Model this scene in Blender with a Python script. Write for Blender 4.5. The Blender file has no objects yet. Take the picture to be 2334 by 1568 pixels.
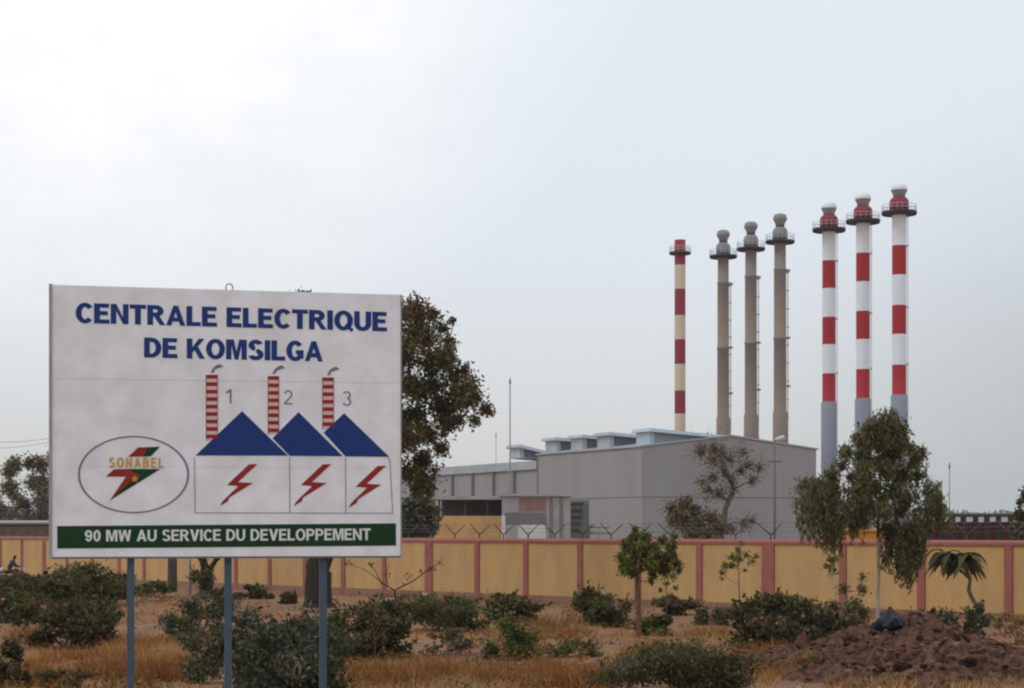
import bpy, math, random
import numpy as np
from mathutils import Vector, Matrix, noise

# ------------------------------------------------------------------ camera, sky, sun, exposure
S = bpy.context.scene
COL = S.collection
F = 4500.0            # focal length in the pixels of a 2334 px wide picture
CX, HY = 1167.0, 1190.0
CAMZ = 2.4
cam_d = bpy.data.cameras.new("camera")
cam = bpy.data.objects.new("camera", cam_d)
COL.objects.link(cam)
cam.location = (0, 0, CAMZ)
cam.rotation_euler = (math.radians(90), 0, 0)
cam_d.sensor_width = 36
cam_d.lens = 36 * F / 2334
cam_d.shift_y = (HY - 784) / 2334
cam_d.clip_start = 0.1
cam_d.clip_end = 9000
S.camera = cam

SUN_EL, SUN_AZ = math.radians(52), math.radians(-112)    # azimuth from +Y, clockwise
sun_dir = Vector((math.cos(SUN_EL) * math.sin(SUN_AZ), math.cos(SUN_EL) * math.cos(SUN_AZ), math.sin(SUN_EL)))
W = bpy.data.worlds.new("World")
S.world = W
W.use_nodes = True
nt = W.node_tree
nt.nodes.clear()
N = nt.nodes.new
out = N("ShaderNodeOutputWorld")
bg = N("ShaderNodeBackground")
sky = N("ShaderNodeTexSky")
sky.sky_type = 'NISHITA'
sky.sun_disc = False
sky.sun_elevation = SUN_EL
sky.sun_rotation = SUN_AZ
sky.dust_density = 4.0
tc = N("ShaderNodeTexCoord")
sep = N("ShaderNodeSeparateXYZ")
nt.links.new(tc.outputs['Generated'], sep.inputs[0])
ramp = N("ShaderNodeValToRGB")                            # overcast veil by elevation
nt.links.new(sep.outputs['Z'], ramp.inputs[0])
cr = ramp.color_ramp
cr.elements[0].position = 0.0
cr.elements[0].color = (6.7, 6.8, 6.8, 1)
cr.elements[1].position = 1.0
cr.elements[1].color = (7.6, 8.2, 9.0, 1)
for p, c in ((0.03, (7.4, 7.45, 7.35)), (0.08, (7.6, 7.95, 8.25)), (0.14, (7.95, 8.5, 9.15)), (0.26, (8.1, 8.8, 9.6))):
    e = cr.elements.new(p)
    e.color = (*c, 1)
# bright cloud up to the left
mp = N("ShaderNodeMapping")
nt.links.new(tc.outputs['Generated'], mp.inputs[0])
mp.inputs['Scale'].default_value = (1, 1, 1.6)
nz = N("ShaderNodeTexNoise")
nz.inputs['Scale'].default_value = 13.0
nz.inputs['Detail'].default_value = 7
nz.inputs['Roughness'].default_value = 0.6
nt.links.new(mp.outputs[0], nz.inputs['Vector'])
dot = N("ShaderNodeVectorMath")
dot.operation = 'DISTANCE'
dot.inputs[1].default_value = Vector((-0.20, 0.94, 0.32)).normalized()
nt.links.new(tc.outputs['Generated'], dot.inputs[0])
mr = N("ShaderNodeMapRange")
mr.inputs['From Min'].default_value = 0.27
mr.inputs['From Max'].default_value = 0.07
nt.links.new(dot.outputs['Value'], mr.inputs['Value'])
mr2 = N("ShaderNodeMapRange")
mr2.inputs['From Min'].default_value = 0.38
mr2.inputs['From Max'].default_value = 0.68
mr2.inputs['To Min'].default_value = 0.95
mr2.inputs['To Max'].default_value = 1.55
nt.links.new(nz.outputs['Fac'], mr2.inputs['Value'])
ml = N("ShaderNodeMath")
ml.operation = 'MULTIPLY'
ml.use_clamp = True
nt.links.new(mr.outputs[0], ml.inputs[0])
nt.links.new(mr2.outputs[0], ml.inputs[1])
mixc = N("ShaderNodeMix")
mixc.data_type = 'RGBA'
mixc.inputs[7].default_value = (10.7, 10.75, 10.75, 1)
nt.links.new(ml.outputs[0], mixc.inputs[0])
nt.links.new(ramp.outputs[0], mixc.inputs[6])
# greyer veil low on the right
dot2 = N("ShaderNodeVectorMath")
dot2.operation = 'DISTANCE'
dot2.inputs[1].default_value = Vector((0.30, 0.95, 0.0)).normalized()
nt.links.new(tc.outputs['Generated'], dot2.inputs[0])
mr3 = N("ShaderNodeMapRange")
mr3.interpolation_type = 'SMOOTHSTEP'
mr3.inputs['From Min'].default_value = 0.24
mr3.inputs['From Max'].default_value = 0.02
mr3.inputs['To Max'].default_value = 0.95
nt.links.new(dot2.outputs['Value'], mr3.inputs['Value'])
mixg = N("ShaderNodeMix")
mixg.data_type = 'RGBA'
mixg.inputs[7].default_value = (5.2, 5.65, 5.9, 1)
nt.links.new(mr3.outputs[0], mixg.inputs[0])
nt.links.new(mixc.outputs[2], mixg.inputs[6])
mixs = N("ShaderNodeMix")
mixs.data_type = 'RGBA'
mixs.inputs[0].default_value = 0.94
nt.links.new(sky.outputs[0], mixs.inputs[6])
nt.links.new(mixg.outputs[2], mixs.inputs[7])
nt.links.new(mixs.outputs[2], bg.inputs['Color'])
bg.inputs['Strength'].default_value = 0.10
nt.links.new(bg.outputs[0], out.inputs['Surface'])

sun_d = bpy.data.lights.new("sun", 'SUN')
sun_d.energy = 0.6
sun_d.angle = math.radians(14)
sun_d.color = (1.0, 0.95, 0.86)
sun = bpy.data.objects.new("sun", sun_d)
COL.objects.link(sun)
sun.rotation_euler = (-sun_dir).to_track_quat('-Z', 'Y').to_euler()
sun.location = sun_dir * 200

S.view_settings.view_transform = 'Standard'
S.view_settings.look = 'None'
S.view_settings.exposure = 0.0
S.view_settings.gamma = 1.0
S.cycles.filter_width = 2.2        # the photograph is soft
S.cycles.max_bounces = 6
S.cycles.volume_bounces = 0

# ------------------------------------------------------------------ helpers
rng = np.random.default_rng(7)
random.seed(7)


def ground(y):
    return -0.009 * min(max(y, 0), 125)


def at(xd, yd, y):                 # picture pixel (2334 wide) at distance y -> world point
    return Vector(((xd - CX) / F * y, y, CAMZ + (HY - yd) / F * y))


def gy(yd):                        # distance of the ground seen at picture row yd
    return CAMZ / ((yd - HY) / F - 0.009)


def mat(name, color, rough=0.8, metal=0.0, noise_amt=0.0, noise_scale=3.0, color2=None, bump=0.0, bump_scale=20.0,
        stretch=None, translucent=0.0, island=0.0, spec=None, coords='Object', lo=0.35, hi=0.65):
    m = bpy.data.materials.new(name)
    m.use_nodes = True
    t = m.node_tree
    b = t.nodes["Principled BSDF"]
    b.inputs['Roughness'].default_value = rough
    b.inputs['Metallic'].default_value = metal
    b.inputs['Specular IOR Level'].default_value = 0.2 if spec is None else spec
    b.inputs['Base Color'].default_value = (*color, 1)
    src = None
    if noise_amt > 0 or bump > 0:
        c = t.nodes.new("ShaderNodeTexCoord")
        mpp = t.nodes.new("ShaderNodeMapping")
        t.links.new(c.outputs[coords], mpp.inputs[0])
        if stretch:
            mpp.inputs['Scale'].default_value = stretch
    if noise_amt > 0:
        n = t.nodes.new("ShaderNodeTexNoise")
        n.inputs['Scale'].default_value = noise_scale
        n.inputs['Detail'].default_value = 6
        n.inputs['Roughness'].default_value = 0.62
        t.links.new(mpp.outputs[0], n.inputs['Vector'])
        r = t.nodes.new("ShaderNodeMapRange")
        r.inputs['From Min'].default_value = lo
        r.inputs['From Max'].default_value = hi
        r.inputs['To Max'].default_value = noise_amt
        t.links.new(n.outputs['Fac'], r.inputs['Value'])
        mx = t.nodes.new("ShaderNodeMix")
        mx.data_type = 'RGBA'
        mx.inputs[6].default_value = (*color, 1)
        c2 = color2 or tuple(v * 0.6 for v in color)
        mx.inputs[7].default_value = (*c2, 1)
        t.links.new(r.outputs[0], mx.inputs[0])
        src = mx.outputs[2]
    if island > 0:
        g = t.nodes.new("ShaderNodeNewGeometry")
        hs = t.nodes.new("ShaderNodeHueSaturation")
        rr = t.nodes.new("ShaderNodeMapRange")
        rr.inputs['To Min'].default_value = 1 - island
        rr.inputs['To Max'].default_value = 1 + island
        t.links.new(g.outputs['Random Per Island'], rr.inputs['Value'])
        t.links.new(rr.outputs[0], hs.inputs['Value'])
        mth = t.nodes.new("ShaderNodeMath")
        mth.operation = 'MULTIPLY_ADD'
        t.links.new(g.outputs['Random Per Island'], mth.inputs[0])
        mth.inputs[1].default_value = 0.05
        mth.inputs[2].default_value = 0.475
        t.links.new(mth.outputs[0], hs.inputs['Hue'])
        if src:
            t.links.new(src, hs.inputs['Color'])
        else:
            hs.inputs['Color'].default_value = (*color, 1)
        src = hs.outputs[0]
    if src:
        t.links.new(src, b.inputs['Base Color'])
    if bump > 0:
        n2 = t.nodes.new("ShaderNodeTexNoise")
        n2.inputs['Scale'].default_value = bump_scale
        n2.inputs['Detail'].default_value = 5
        t.links.new(mpp.outputs[0], n2.inputs['Vector'])
        bp = t.nodes.new("ShaderNodeBump")
        bp.inputs['Strength'].default_value = bump
        bp.inputs['Distance'].default_value = 0.05
        t.links.new(n2.outputs['Fac'], bp.inputs['Height'])
        t.links.new(bp.outputs[0], b.inputs['Normal'])
    if translucent > 0:
        tr = t.nodes.new("ShaderNodeBsdfTranslucent")
        if src:
            t.links.new(src, tr.inputs['Color'])
        else:
            tr.inputs['Color'].default_value = (*color, 1)
        ms = t.nodes.new("ShaderNodeMixShader")
        ms.inputs[0].default_value = translucent
        o = t.nodes["Material Output"]
        t.links.new(b.outputs[0], ms.inputs[1])
        t.links.new(tr.outputs[0], ms.inputs[2])
        t.links.new(ms.outputs[0], o.inputs['Surface'])
    return m


def tag(o, label=None, cat=None, group=None, kind=None):
    if label:
        o['label'] = label
    if cat:
        o['category'] = cat
    if group:
        o['group'] = group
    if kind:
        o['kind'] = kind
    return o


def empty(name, loc, label, cat, group=None, rz=0.0):
    o = bpy.data.objects.new(name, None)
    COL.objects.link(o)
    o.location = loc
    o.rotation_euler = (0, 0, rz)
    return tag(o, label, cat, group)


def copy_tree(o, parent=None):
    c = o.copy()
    COL.objects.link(c)
    c.parent = parent
    for ch in [k for k in bpy.data.objects if k.parent == o]:
        copy_tree(ch, c)
    return c


class MB:
    def __init__(self):
        self.v, self.f, self.m, self.sm = [], [], [], []

    def face(self, idx, m=0, s=False):
        self.f.append(tuple(idx))
        self.m.append(m)
        self.sm.append(s)

    def quad(self, pts, m=0):
        b = len(self.v)
        self.v += [tuple(p) for p in pts]
        self.face(range(b, b + len(pts)), m)

    def box(self, x0, x1, y0, y1, z0, z1, m=0, M=None):
        b = len(self.v)
        P = [Vector(p) for p in ((x0, y0, z0), (x1, y0, z0), (x1, y1, z0), (x0, y1, z0),
                                 (x0, y0, z1), (x1, y0, z1), (x1, y1, z1), (x0, y1, z1))]
        if M:
            P = [M @ p for p in P]
        self.v += [tuple(p) for p in P]
        for q in ((0, 3, 2, 1), (4, 5, 6, 7), (0, 1, 5, 4), (1, 2, 6, 5), (2, 3, 7, 6), (3, 0, 4, 7)):
            self.face([b + i for i in q], m)

    def hexa(self, P, m=0):
        b = len(self.v)
        self.v += [tuple(p) for p in P]
        for q in ((0, 3, 2, 1), (4, 5, 6, 7), (0, 1, 5, 4), (1, 2, 6, 5), (2, 3, 7, 6), (3, 0, 4, 7)):
            self.face([b + i for i in q], m)

    def tube(self, pts, radii, n=7, m=0, cap=True):
        pts = [Vector(p) for p in pts]
        if not hasattr(radii, '__len__'):
            radii = [radii] * len(pts)
        b = len(self.v)
        up = Vector((0.31, 0.17, 0.93))
        for i, p in enumerate(pts):
            d = (pts[min(i + 1, len(pts) - 1)] - pts[max(i - 1, 0)])
            if d.length < 1e-9:
                d = Vector((0, 0, 1))
            d.normalize()
            u = d.cross(up)
            if u.length < 0.1:
                u = d.cross(Vector((1, 0, 0)))
            u.normalize()
            w = d.cross(u)
            for k in range(n):
                a = 2 * math.pi * k / n
                self.v.append(tuple(p + (u * math.cos(a) + w * math.sin(a)) * radii[i]))
        for i in range(len(pts) - 1):
            for k in range(n):
                k2 = (k + 1) % n
                self.face((b + i * n + k, b + i * n + k2, b + (i + 1) * n + k2, b + (i + 1) * n + k), m, True)
        if cap:
            self.face([b + k for k in range(n)][::-1], m)
            self.face([b + (len(pts) - 1) * n + k for k in range(n)], m)

    def lathe(self, prof, n=28, m=0, c=(0, 0), smooth=True):   # prof: (radius, z, optional material)
        b = len(self.v)
        for p in prof:
            for k in range(n):
                a = 2 * math.pi * k / n
                self.v.append((c[0] + p[0] * math.cos(a), c[1] + p[0] * math.sin(a), p[1]))
        for i in range(len(prof) - 1):
            mm = prof[i][2] if len(prof[i]) > 2 else m
            for k in range(n):
                k2 = (k + 1) % n
                self.face((b + i * n + k, b + i * n + k2, b + (i + 1) * n + k2, b + (i + 1) * n + k), mm, smooth)
        mm = prof[-1][2] if len(prof[-1]) > 2 else m
        self.face([b + (len(prof) - 1) * n + k for k in range(n)], mm)
        mm = prof[0][2] if len(prof[0]) > 2 else m
        self.face([b + k for k in range(n)][::-1], mm)

    def build(self, name, mats, parent=None):
        me = bpy.data.meshes.new(name)
        me.from_pydata(self.v, [], self.f)
        if not isinstance(mats, (list, tuple)):
            mats = [mats]
        for q in mats:
            me.materials.append(q)
        me.polygons.foreach_set("material_index", self.m)
        me.polygons.foreach_set("use_smooth", self.sm)
        me.update()
        o = bpy.data.objects.new(name, me)
        COL.objects.link(o)
        if parent:
            o.parent = parent
        return o


def np_mesh(name, verts, nper, mats, midx=None, parent=None):
    """verts (n*nper,3): every nper vertices are one face"""
    me = bpy.data.meshes.new(name)
    nf = len(verts) // nper
    me.vertices.add(len(verts))
    me.vertices.foreach_set("co", np.asarray(verts, dtype=np.float32).ravel())
    me.loops.add(nf * nper)
    me.loops.foreach_set("vertex_index", np.arange(nf * nper, dtype=np.int32))
    me.polygons.add(nf)
    me.polygons.foreach_set("loop_start", np.arange(0, nf * nper, nper, dtype=np.int32))
    me.polygons.foreach_set("loop_total", np.full(nf, nper, dtype=np.int32))
    for q in (mats if isinstance(mats, (list, tuple)) else [mats]):
        me.materials.append(q)
    if midx is not None:
        me.polygons.foreach_set("material_index", np.asarray(midx, dtype=np.int32))
    me.update(calc_edges=True)
    me.validate()
    o = bpy.data.objects.new(name, me)
    COL.objects.link(o)
    if parent:
        o.parent = parent
    return o


def leaves(centers, size, aspect=0.45, droop=0.0, var=0.4):
    """leaf-sized rhombi round the given points"""
    n = len(centers)
    a = rng.normal(size=(n, 3))
    a[:, 2] = a[:, 2] * (1 - droop) - droop * 2.2
    a /= np.linalg.norm(a, axis=1)[:, None]
    r = rng.normal(size=(n, 3))
    b = np.cross(a, r)
    b /= np.linalg.norm(b, axis=1)[:, None] + 1e-9
    s = size * (1 + var * rng.uniform(-1, 1, n))[:, None]
    L = a * s
    Wd = b * s * aspect
    nn = np.cross(a, b) * s * 0.18
    v = np.stack([centers - L, centers + Wd + nn, centers + L, centers - Wd + nn], axis=1)
    return v.reshape(-1, 3)


def blob_points(blobs, per_m3=None, n=None, shell=0.5, soft=0.0):
    """points in ellipsoidal clumps: blobs = (x,y,z,rx,ry,rz)"""
    blobs = np.array(blobs, float)
    vol = blobs[:, 3] * blobs[:, 4] * blobs[:, 5]
    pr = vol ** 0.8
    pr /= pr.sum()
    k = rng.choice(len(blobs), size=n, p=pr)
    d = rng.normal(size=(n, 3))
    d /= np.linalg.norm(d, axis=1)[:, None]
    r = rng.uniform(0, 1, n) ** shell
    if soft > 0:
        g = np.minimum(np.abs(rng.normal(0, 1, n)) * .52 + rng.uniform(0, .25, n), 1.55)
        r = np.where(rng.uniform(0, 1, n) < soft, g, r)
    return blobs[k, :3] + d * r[:, None] * blobs[k, 3:6], k


# ------------------------------------------------------------------ materials
M = {}
M['soil'] = None
M['bark'] = mat("bark", (0.055, 0.042, 0.033), 0.95, noise_amt=0.7, noise_scale=6, color2=(0.025, 0.019, 0.015), bump=0.6, bump_scale=14, stretch=(1, 1, 0.3))
M['bark_red'] = mat("bark_red", (0.20, 0.105, 0.065), 0.95, noise_amt=0.7, noise_scale=8, color2=(0.10, 0.055, 0.035), bump=0.5)
M['bark_pale'] = mat("bark_pale", (0.50, 0.45, 0.39), 0.9, noise_amt=0.8, noise_scale=5, color2=(0.26, 0.2, 0.15), bump=0.3, stretch=(1, 1, 0.4))
M['bark_grey'] = mat("bark_grey", (0.17, 0.14, 0.11), 0.95, noise_amt=0.7, noise_scale=6, bump=0.4)


def leafmat(name, c, tr=0.25, island=0.5):
    return mat(name, c, 0.8, translucent=tr, island=island, spec=0.06)


M['leaf_olive'] = leafmat("leaf_olive", (0.155, 0.128, 0.058))
M['leaf_dark'] = leafmat("leaf_dark", (0.108, 0.108, 0.046))
M['leaf_brown'] = leafmat("leaf_brown", (0.18, 0.112, 0.065))
M['leaf_green'] = leafmat("leaf_green", (0.15, 0.16, 0.045))
M['leaf_lime'] = leafmat("leaf_lime", (0.16, 0.17, 0.035))
M['leaf_blue'] = leafmat("leaf_blue", (0.10, 0.12, 0.082))
M['leaf_gum'] = leafmat("leaf_gum", (0.19, 0.185, 0.082))
M['leaf_dusty_haze'] = leafmat("leaf_dusty_haze", (0.22, 0.185, 0.125))  # lightened to paint haze on the far left trees; dusty leaves elsewhere
M['leaf_deep'] = leafmat("leaf_deep", (0.064, 0.062, 0.031), 0.15)
M['straw'] = leafmat("straw", (0.42, 0.225, 0.08), 0.3, 0.35)
M['straw_red'] = leafmat("straw_red", (0.28, 0.105, 0.036), 0.3, 0.35)
M['straw_pale'] = leafmat("straw_pale", (0.48, 0.30, 0.135), 0.3, 0.3)

M['ochre'] = mat("ochre_render", (0.61, 0.385, 0.155), 0.95, noise_amt=0.9, noise_scale=1.3, stretch=(1, 1, .35), color2=(0.50, 0.315, 0.16), bump=0.15, bump_scale=60)
M['pink'] = mat("pink_paint", (0.385, 0.14, 0.118), 0.9, noise_amt=0.8, noise_scale=2.0, color2=(0.29, 0.11, 0.09), bump=0.1)
M['plinth'] = mat("plinth_render", (0.33, 0.19, 0.125), 0.95, noise_amt=0.7, noise_scale=2.0, color2=(0.25, 0.15, 0.10), bump=0.3)
M['rust_steel'] = mat("bracket_steel", (0.11, 0.085, 0.08), 0.8)
M['wire'] = mat("wire_steel", (0.2, 0.19, 0.19), 0.6, 0.5)
M['sign_white'] = mat("sign_paint", (0.90, 0.90, 0.93), 0.55, noise_amt=1.0, noise_scale=2.6, color2=(0.74, 0.715, 0.70), lo=.36, hi=.72, bump=0.04, bump_scale=3)
M['sign_edge'] = mat("sign_edge_steel", (0.40, 0.39, 0.40), 0.6, noise_amt=0.5)
M['sign_back'] = mat("sign_back_steel", (0.14, 0.14, 0.15), 0.7)
M['blue'] = mat("sign_blue", (0.014, 0.045, 0.20), 0.5, noise_amt=0.4, noise_scale=6, color2=(0.012, 0.035, 0.15))
M['sign_green'] = mat("sign_green", (0.006, 0.040, 0.017), 0.6, noise_amt=0.6, noise_scale=3, color2=(0.018, 0.055, 0.014))
M['sign_letter'] = mat("sign_letter_white", (0.72, 0.75, 0.72), 0.5)
M['sign_red'] = mat("sign_red", (0.34, 0.028, 0.022), 0.5, noise_amt=0.5, noise_scale=8)
M['sign_pink'] = mat("sign_pink", (0.74, 0.50, 0.48), 0.5)
M['sign_grey'] = mat("sign_grey", (0.20, 0.20, 0.23), 0.5)
M['sign_orange'] = mat("sign_orange", (0.62, 0.34, 0.06), 0.5)
M['post_blue'] = mat("post_blue_grey", (0.08, 0.115, 0.155), 0.5, noise_amt=0.6, noise_scale=5, color2=(0.055, 0.08, 0.105))
M['ch_red'] = mat("chimney_red", (0.41, 0.024, 0.030), 0.6, noise_amt=0.4, noise_scale=0.8, color2=(0.36, 0.03, 0.035))
M['ch_red2'] = mat("chimney_dull_red", (0.32, 0.04, 0.062), 0.7, noise_amt=0.5, noise_scale=0.8, color2=(0.25, 0.045, 0.06))
M['ch_white'] = mat("chimney_white", (0.86, 0.91, 0.96), 0.6, noise_amt=0.4, noise_scale=0.6, color2=(0.70, 0.73, 0.73), stretch=(1, 1, .3))
M['ch_cream'] = mat("chimney_cream", (0.70, 0.62, 0.47), 0.7, noise_amt=0.8, noise_scale=0.5, color2=(0.66, 0.55, 0.38), stretch=(1, 1, .3))
M['ch_grey'] = mat("chimney_grey", (0.265, 0.28, 0.335), 0.7, noise_amt=0.4, noise_scale=0.8, color2=(0.24, 0.255, 0.30))
M['ch_rusty'] = mat("chimney_rusty", (0.285, 0.26, 0.243), 0.75, noise_amt=0.9, noise_scale=0.5, color2=(0.31, 0.195, 0.12), stretch=(1, 1, .22), lo=.42, hi=.7)
M['ch_steel'] = mat("chimney_top_steel", (0.29, 0.29, 0.28), 0.6, noise_amt=0.5, noise_scale=1)
M['cowl'] = mat("cowl_white", (0.82, 0.83, 0.86), 0.5)
M['platform'] = mat("platform_dark", (0.045, 0.045, 0.05), 0.7)
M['rail'] = mat("rail_galvanised", (0.55, 0.56, 0.57), 0.5, 0.3)
M['clad'] = mat("cladding_grey", (0.35, 0.34, 0.335), 0.6, noise_amt=0.7, noise_scale=0.35, color2=(0.30, 0.29, 0.287), stretch=(1, 1, .15))
M['clad_dark'] = mat("cladding_rib", (0.20, 0.19, 0.185), 0.7)
M['fascia'] = mat("fascia_light", (0.44, 0.47, 0.50), 0.5, noise_amt=0.4, noise_scale=0.5)
M['roofing'] = mat("roofing_grey", (0.42, 0.44, 0.46), 0.5, noise_amt=0.4, noise_scale=0.3)
M['vent_blue'] = mat("vent_pale_blue", (0.50, 0.62, 0.70), 0.45, noise_amt=0.3)
M['vent_light'] = mat("vent_pale_grey", (0.50, 0.53, 0.54), 0.5, noise_amt=0.5, noise_scale=.6)
M['vent_dark'] = mat("vent_shade_louvre", (0.15, 0.16, 0.17), 0.7)  # dark grey: painted shade under the roof hoods, also real louvre blades
M['annex_grey'] = mat("annex_render", (0.42, 0.41, 0.40), 0.85, noise_amt=0.6, noise_scale=0.8)
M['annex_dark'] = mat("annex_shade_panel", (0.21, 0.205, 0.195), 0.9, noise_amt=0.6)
M['annex_brick'] = mat("annex_brick", (0.33, 0.20, 0.17), 0.9, noise_amt=0.6, noise_scale=2)
M['annex_white'] = mat("annex_white", (0.70, 0.70, 0.68), 0.8, noise_amt=0.5, noise_scale=1)
M['annex_ochre'] = mat("annex_ochre", (0.62, 0.37, 0.16), 0.9, noise_amt=0.5, noise_scale=.7)
M['pole_grey'] = mat("pole_grey", (0.17, 0.165, 0.17), 0.7, noise_amt=0.5)
M['pole_pale'] = mat("pole_pale", (0.33, 0.32, 0.31), 0.7)
M['yellow'] = mat("yellow_paint", (0.62, 0.28, 0.03), 0.6, noise_amt=0.6)
M['maroon'] = mat("maroon_paint", (0.095, 0.024, 0.022), 0.8, noise_amt=0.7, color2=(0.06, 0.02, 0.018))
M['shed_roof'] = mat("shed_roof", (0.055, 0.045, 0.045), 0.8, noise_amt=0.6)
M['shed_pale'] = mat("shed_gap_light", (0.62, 0.58, 0.57), 0.8)
M['mud_brown'] = mat("mud_brown", (0.22, 0.15, 0.11), 0.95, noise_amt=0.7)
M['bag'] = mat("bag_plastic", (0.012, 0.015, 0.019), 0.4, noise_amt=0.7, noise_scale=7, color2=(0.05, 0.06, 0.07))
M['stone_pale'] = mat("stone_pale", (0.55, 0.48, 0.40), 0.9, noise_amt=0.6, noise_scale=6)
M['stone_grey'] = mat("stone_grey", (0.42, 0.40, 0.38), 0.9, noise_amt=0.6, noise_scale=6)
M['skin'] = mat("skin", (0.10, 0.05, 0.032), 0.6)
M['blue_cloth'] = mat("blue_cloth", (0.055, 0.055, 0.13), 0.9, noise_amt=0.4)
M['dark_cloth'] = mat("dark_cloth", (0.05, 0.04, 0.045), 0.9)
M['hair'] = mat("hair", (0.012, 0.01, 0.01), 0.9)
M['tyre'] = mat("tyre_rubber", (0.02, 0.02, 0.02), 0.9)
M['moto'] = mat("moto_paint", (0.08, 0.03, 0.03), 0.4)
M['moto_pale'] = mat("pale_sack", (0.5, 0.47, 0.46), 0.8)


# ------------------------------------------------------------------ ground: one sheet to the horizon
def soil_material():
    m = bpy.data.materials.new("soil")
    m.use_nodes = True
    t = m.node_tree
    b = t.nodes["Principled BSDF"]
    b.inputs['Roughness'].default_value = 0.97
    b.inputs['Specular IOR Level'].default_value = 0.1
    c = t.nodes.new("ShaderNodeTexCoord")

    def nz_(scale, detail=6, stretch=(1, 1, 1), off=(0, 0, 0)):
        mpp = t.nodes.new("ShaderNodeMapping")
        mpp.inputs['Scale'].default_value = stretch
        mpp.inputs['Location'].default_value = off
        t.links.new(c.outputs['Object'], mpp.inputs[0])
        n = t.nodes.new("ShaderNodeTexNoise")
        n.inputs['Scale'].default_value = scale
        n.inputs['Detail'].default_value = detail
        n.inputs['Roughness'].default_value = 0.65
        t.links.new(mpp.outputs[0], n.inputs['Vector'])
        return n.outputs['Fac']

    def mix(a, bb, fac, lo, hi):
        r = t.nodes.new("ShaderNodeMapRange")
        r.inputs['From Min'].default_value = lo
        r.inputs['From Max'].default_value = hi
        t.links.new(fac, r.inputs['Value'])
        x = t.nodes.new("ShaderNodeMix")
        x.data_type = 'RGBA'
        t.links.new(r.outputs[0], x.inputs[0])
        for i, s in ((6, a), (7, bb)):
            if isinstance(s, tuple):
                x.inputs[i].default_value = (*s, 1)
            else:
                t.links.new(s, x.inputs[i])
        return x.outputs[2]

    col = mix((0.25, 0.12, 0.066), (0.30, 0.17, 0.105), nz_(0.35), 0.38, 0.62)
    col = mix(col, (0.33, 0.15, 0.052), nz_(0.22, off=(31, 7, 0)), 0.5, 0.62)
    col = mix(col, (0.20, 0.105, 0.06), nz_(1.7, off=(3, 77, 0)), 0.52, 0.72)
    col = mix(col, (0.40, 0.27, 0.17), nz_(6.0, 8, off=(13, 17, 0)), 0.58, 0.75)
    t.links.new(col, b.inputs['Base Color'])
    bp = t.nodes.new("ShaderNodeBump")
    bp.inputs['Strength'].default_value = 0.7
    bp.inputs['Distance'].default_value = 0.08
    t.links.new(nz_(9, 8), bp.inputs['Height'])
    t.links.new(bp.outputs[0], b.inputs['Normal'])
    return m


M['soil'] = soil_material()


def gheight(x, y):
    z = ground(y)
    if 12 < y < 140 and abs(x) < 60:
        k = min(1, (y - 12) / 8) * min(1, (140 - y) / 20) * min(1, (60 - abs(x)) / 15)
        z += k * (0.10 * noise.noise((x * .23, y * .12, 0.3)) + 0.05 * noise.noise((x * .7, y * .5, 4.3)))
    return z


xs = np.unique(np.concatenate([[-2800, -1300, -600, -250, -120], np.arange(-70, 70.1, 0.8), [120, 250, 600, 1300, 2800]]))
ys = np.unique(np.concatenate([[-60, -20, 0, 8], np.arange(14, 70, 0.6), np.arange(70, 150, 1.5), [170, 220, 320, 500, 900, 1600, 2800]]))
gm = MB()
for y in ys:
    for x in xs:
        gm.v.append((x, y, gheight(x, y)))
nx = len(xs)
for j in range(len(ys) - 1):
    for i in range(nx - 1):
        a = j * nx + i
        gm.face((a, a + 1, a + nx + 1, a + nx), 0, True)
tag(gm.build("ground", M['soil']), kind='structure')


# ------------------------------------------------------------------ perimeter wall
def wz(xd):
    return 264900.0 / (xd + 2200.0)


A = Vector(((2290 - CX) / F * wz(2290), wz(2290), 0))
B = Vector(((0 - CX) / F * wz(0), wz(0), 0))
wd = (B - A).normalized()            # along the wall, away to the left
wn = Vector((-wd.y, wd.x, 0))
if wn.y > 0:
    wn = -wn                          # towards the road


def wall_s(xd):
    y = wz(xd)
    p = Vector(((xd - CX) / F * y, y, 0))
    return (p - A).dot(wd)


def wtop(y):
    return 1.86 - 0.0054 * (y - 59)


wall = empty("perimeter_wall", (A.x, A.y, 0), "long ochre boundary wall with pink coping, pink pilasters and barbed wire arms", "wall")
s0, s1 = wall_s(2700), wall_s(-330)


def wp(s, off, z):
    p = wd * s + wn * off
    return Vector((p.x, p.y, z))


def wall_strip(mb, sa, sb, o0, o1, z0f, z1f, m=0):
    ya, yb = A.y + wd.y * sa, A.y + wd.y * sb
    P = [wp(sa, o0, z0f(ya)), wp(sb, o0, z0f(yb)), wp(sb, o1, z0f(yb)), wp(sa, o1, z0f(ya)),
         wp(sa, o0, z1f(ya)), wp(sb, o0, z1f(yb)), wp(sb, o1, z1f(yb)), wp(sa, o1, z1f(ya))]
    mb.hexa(P, m)


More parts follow.
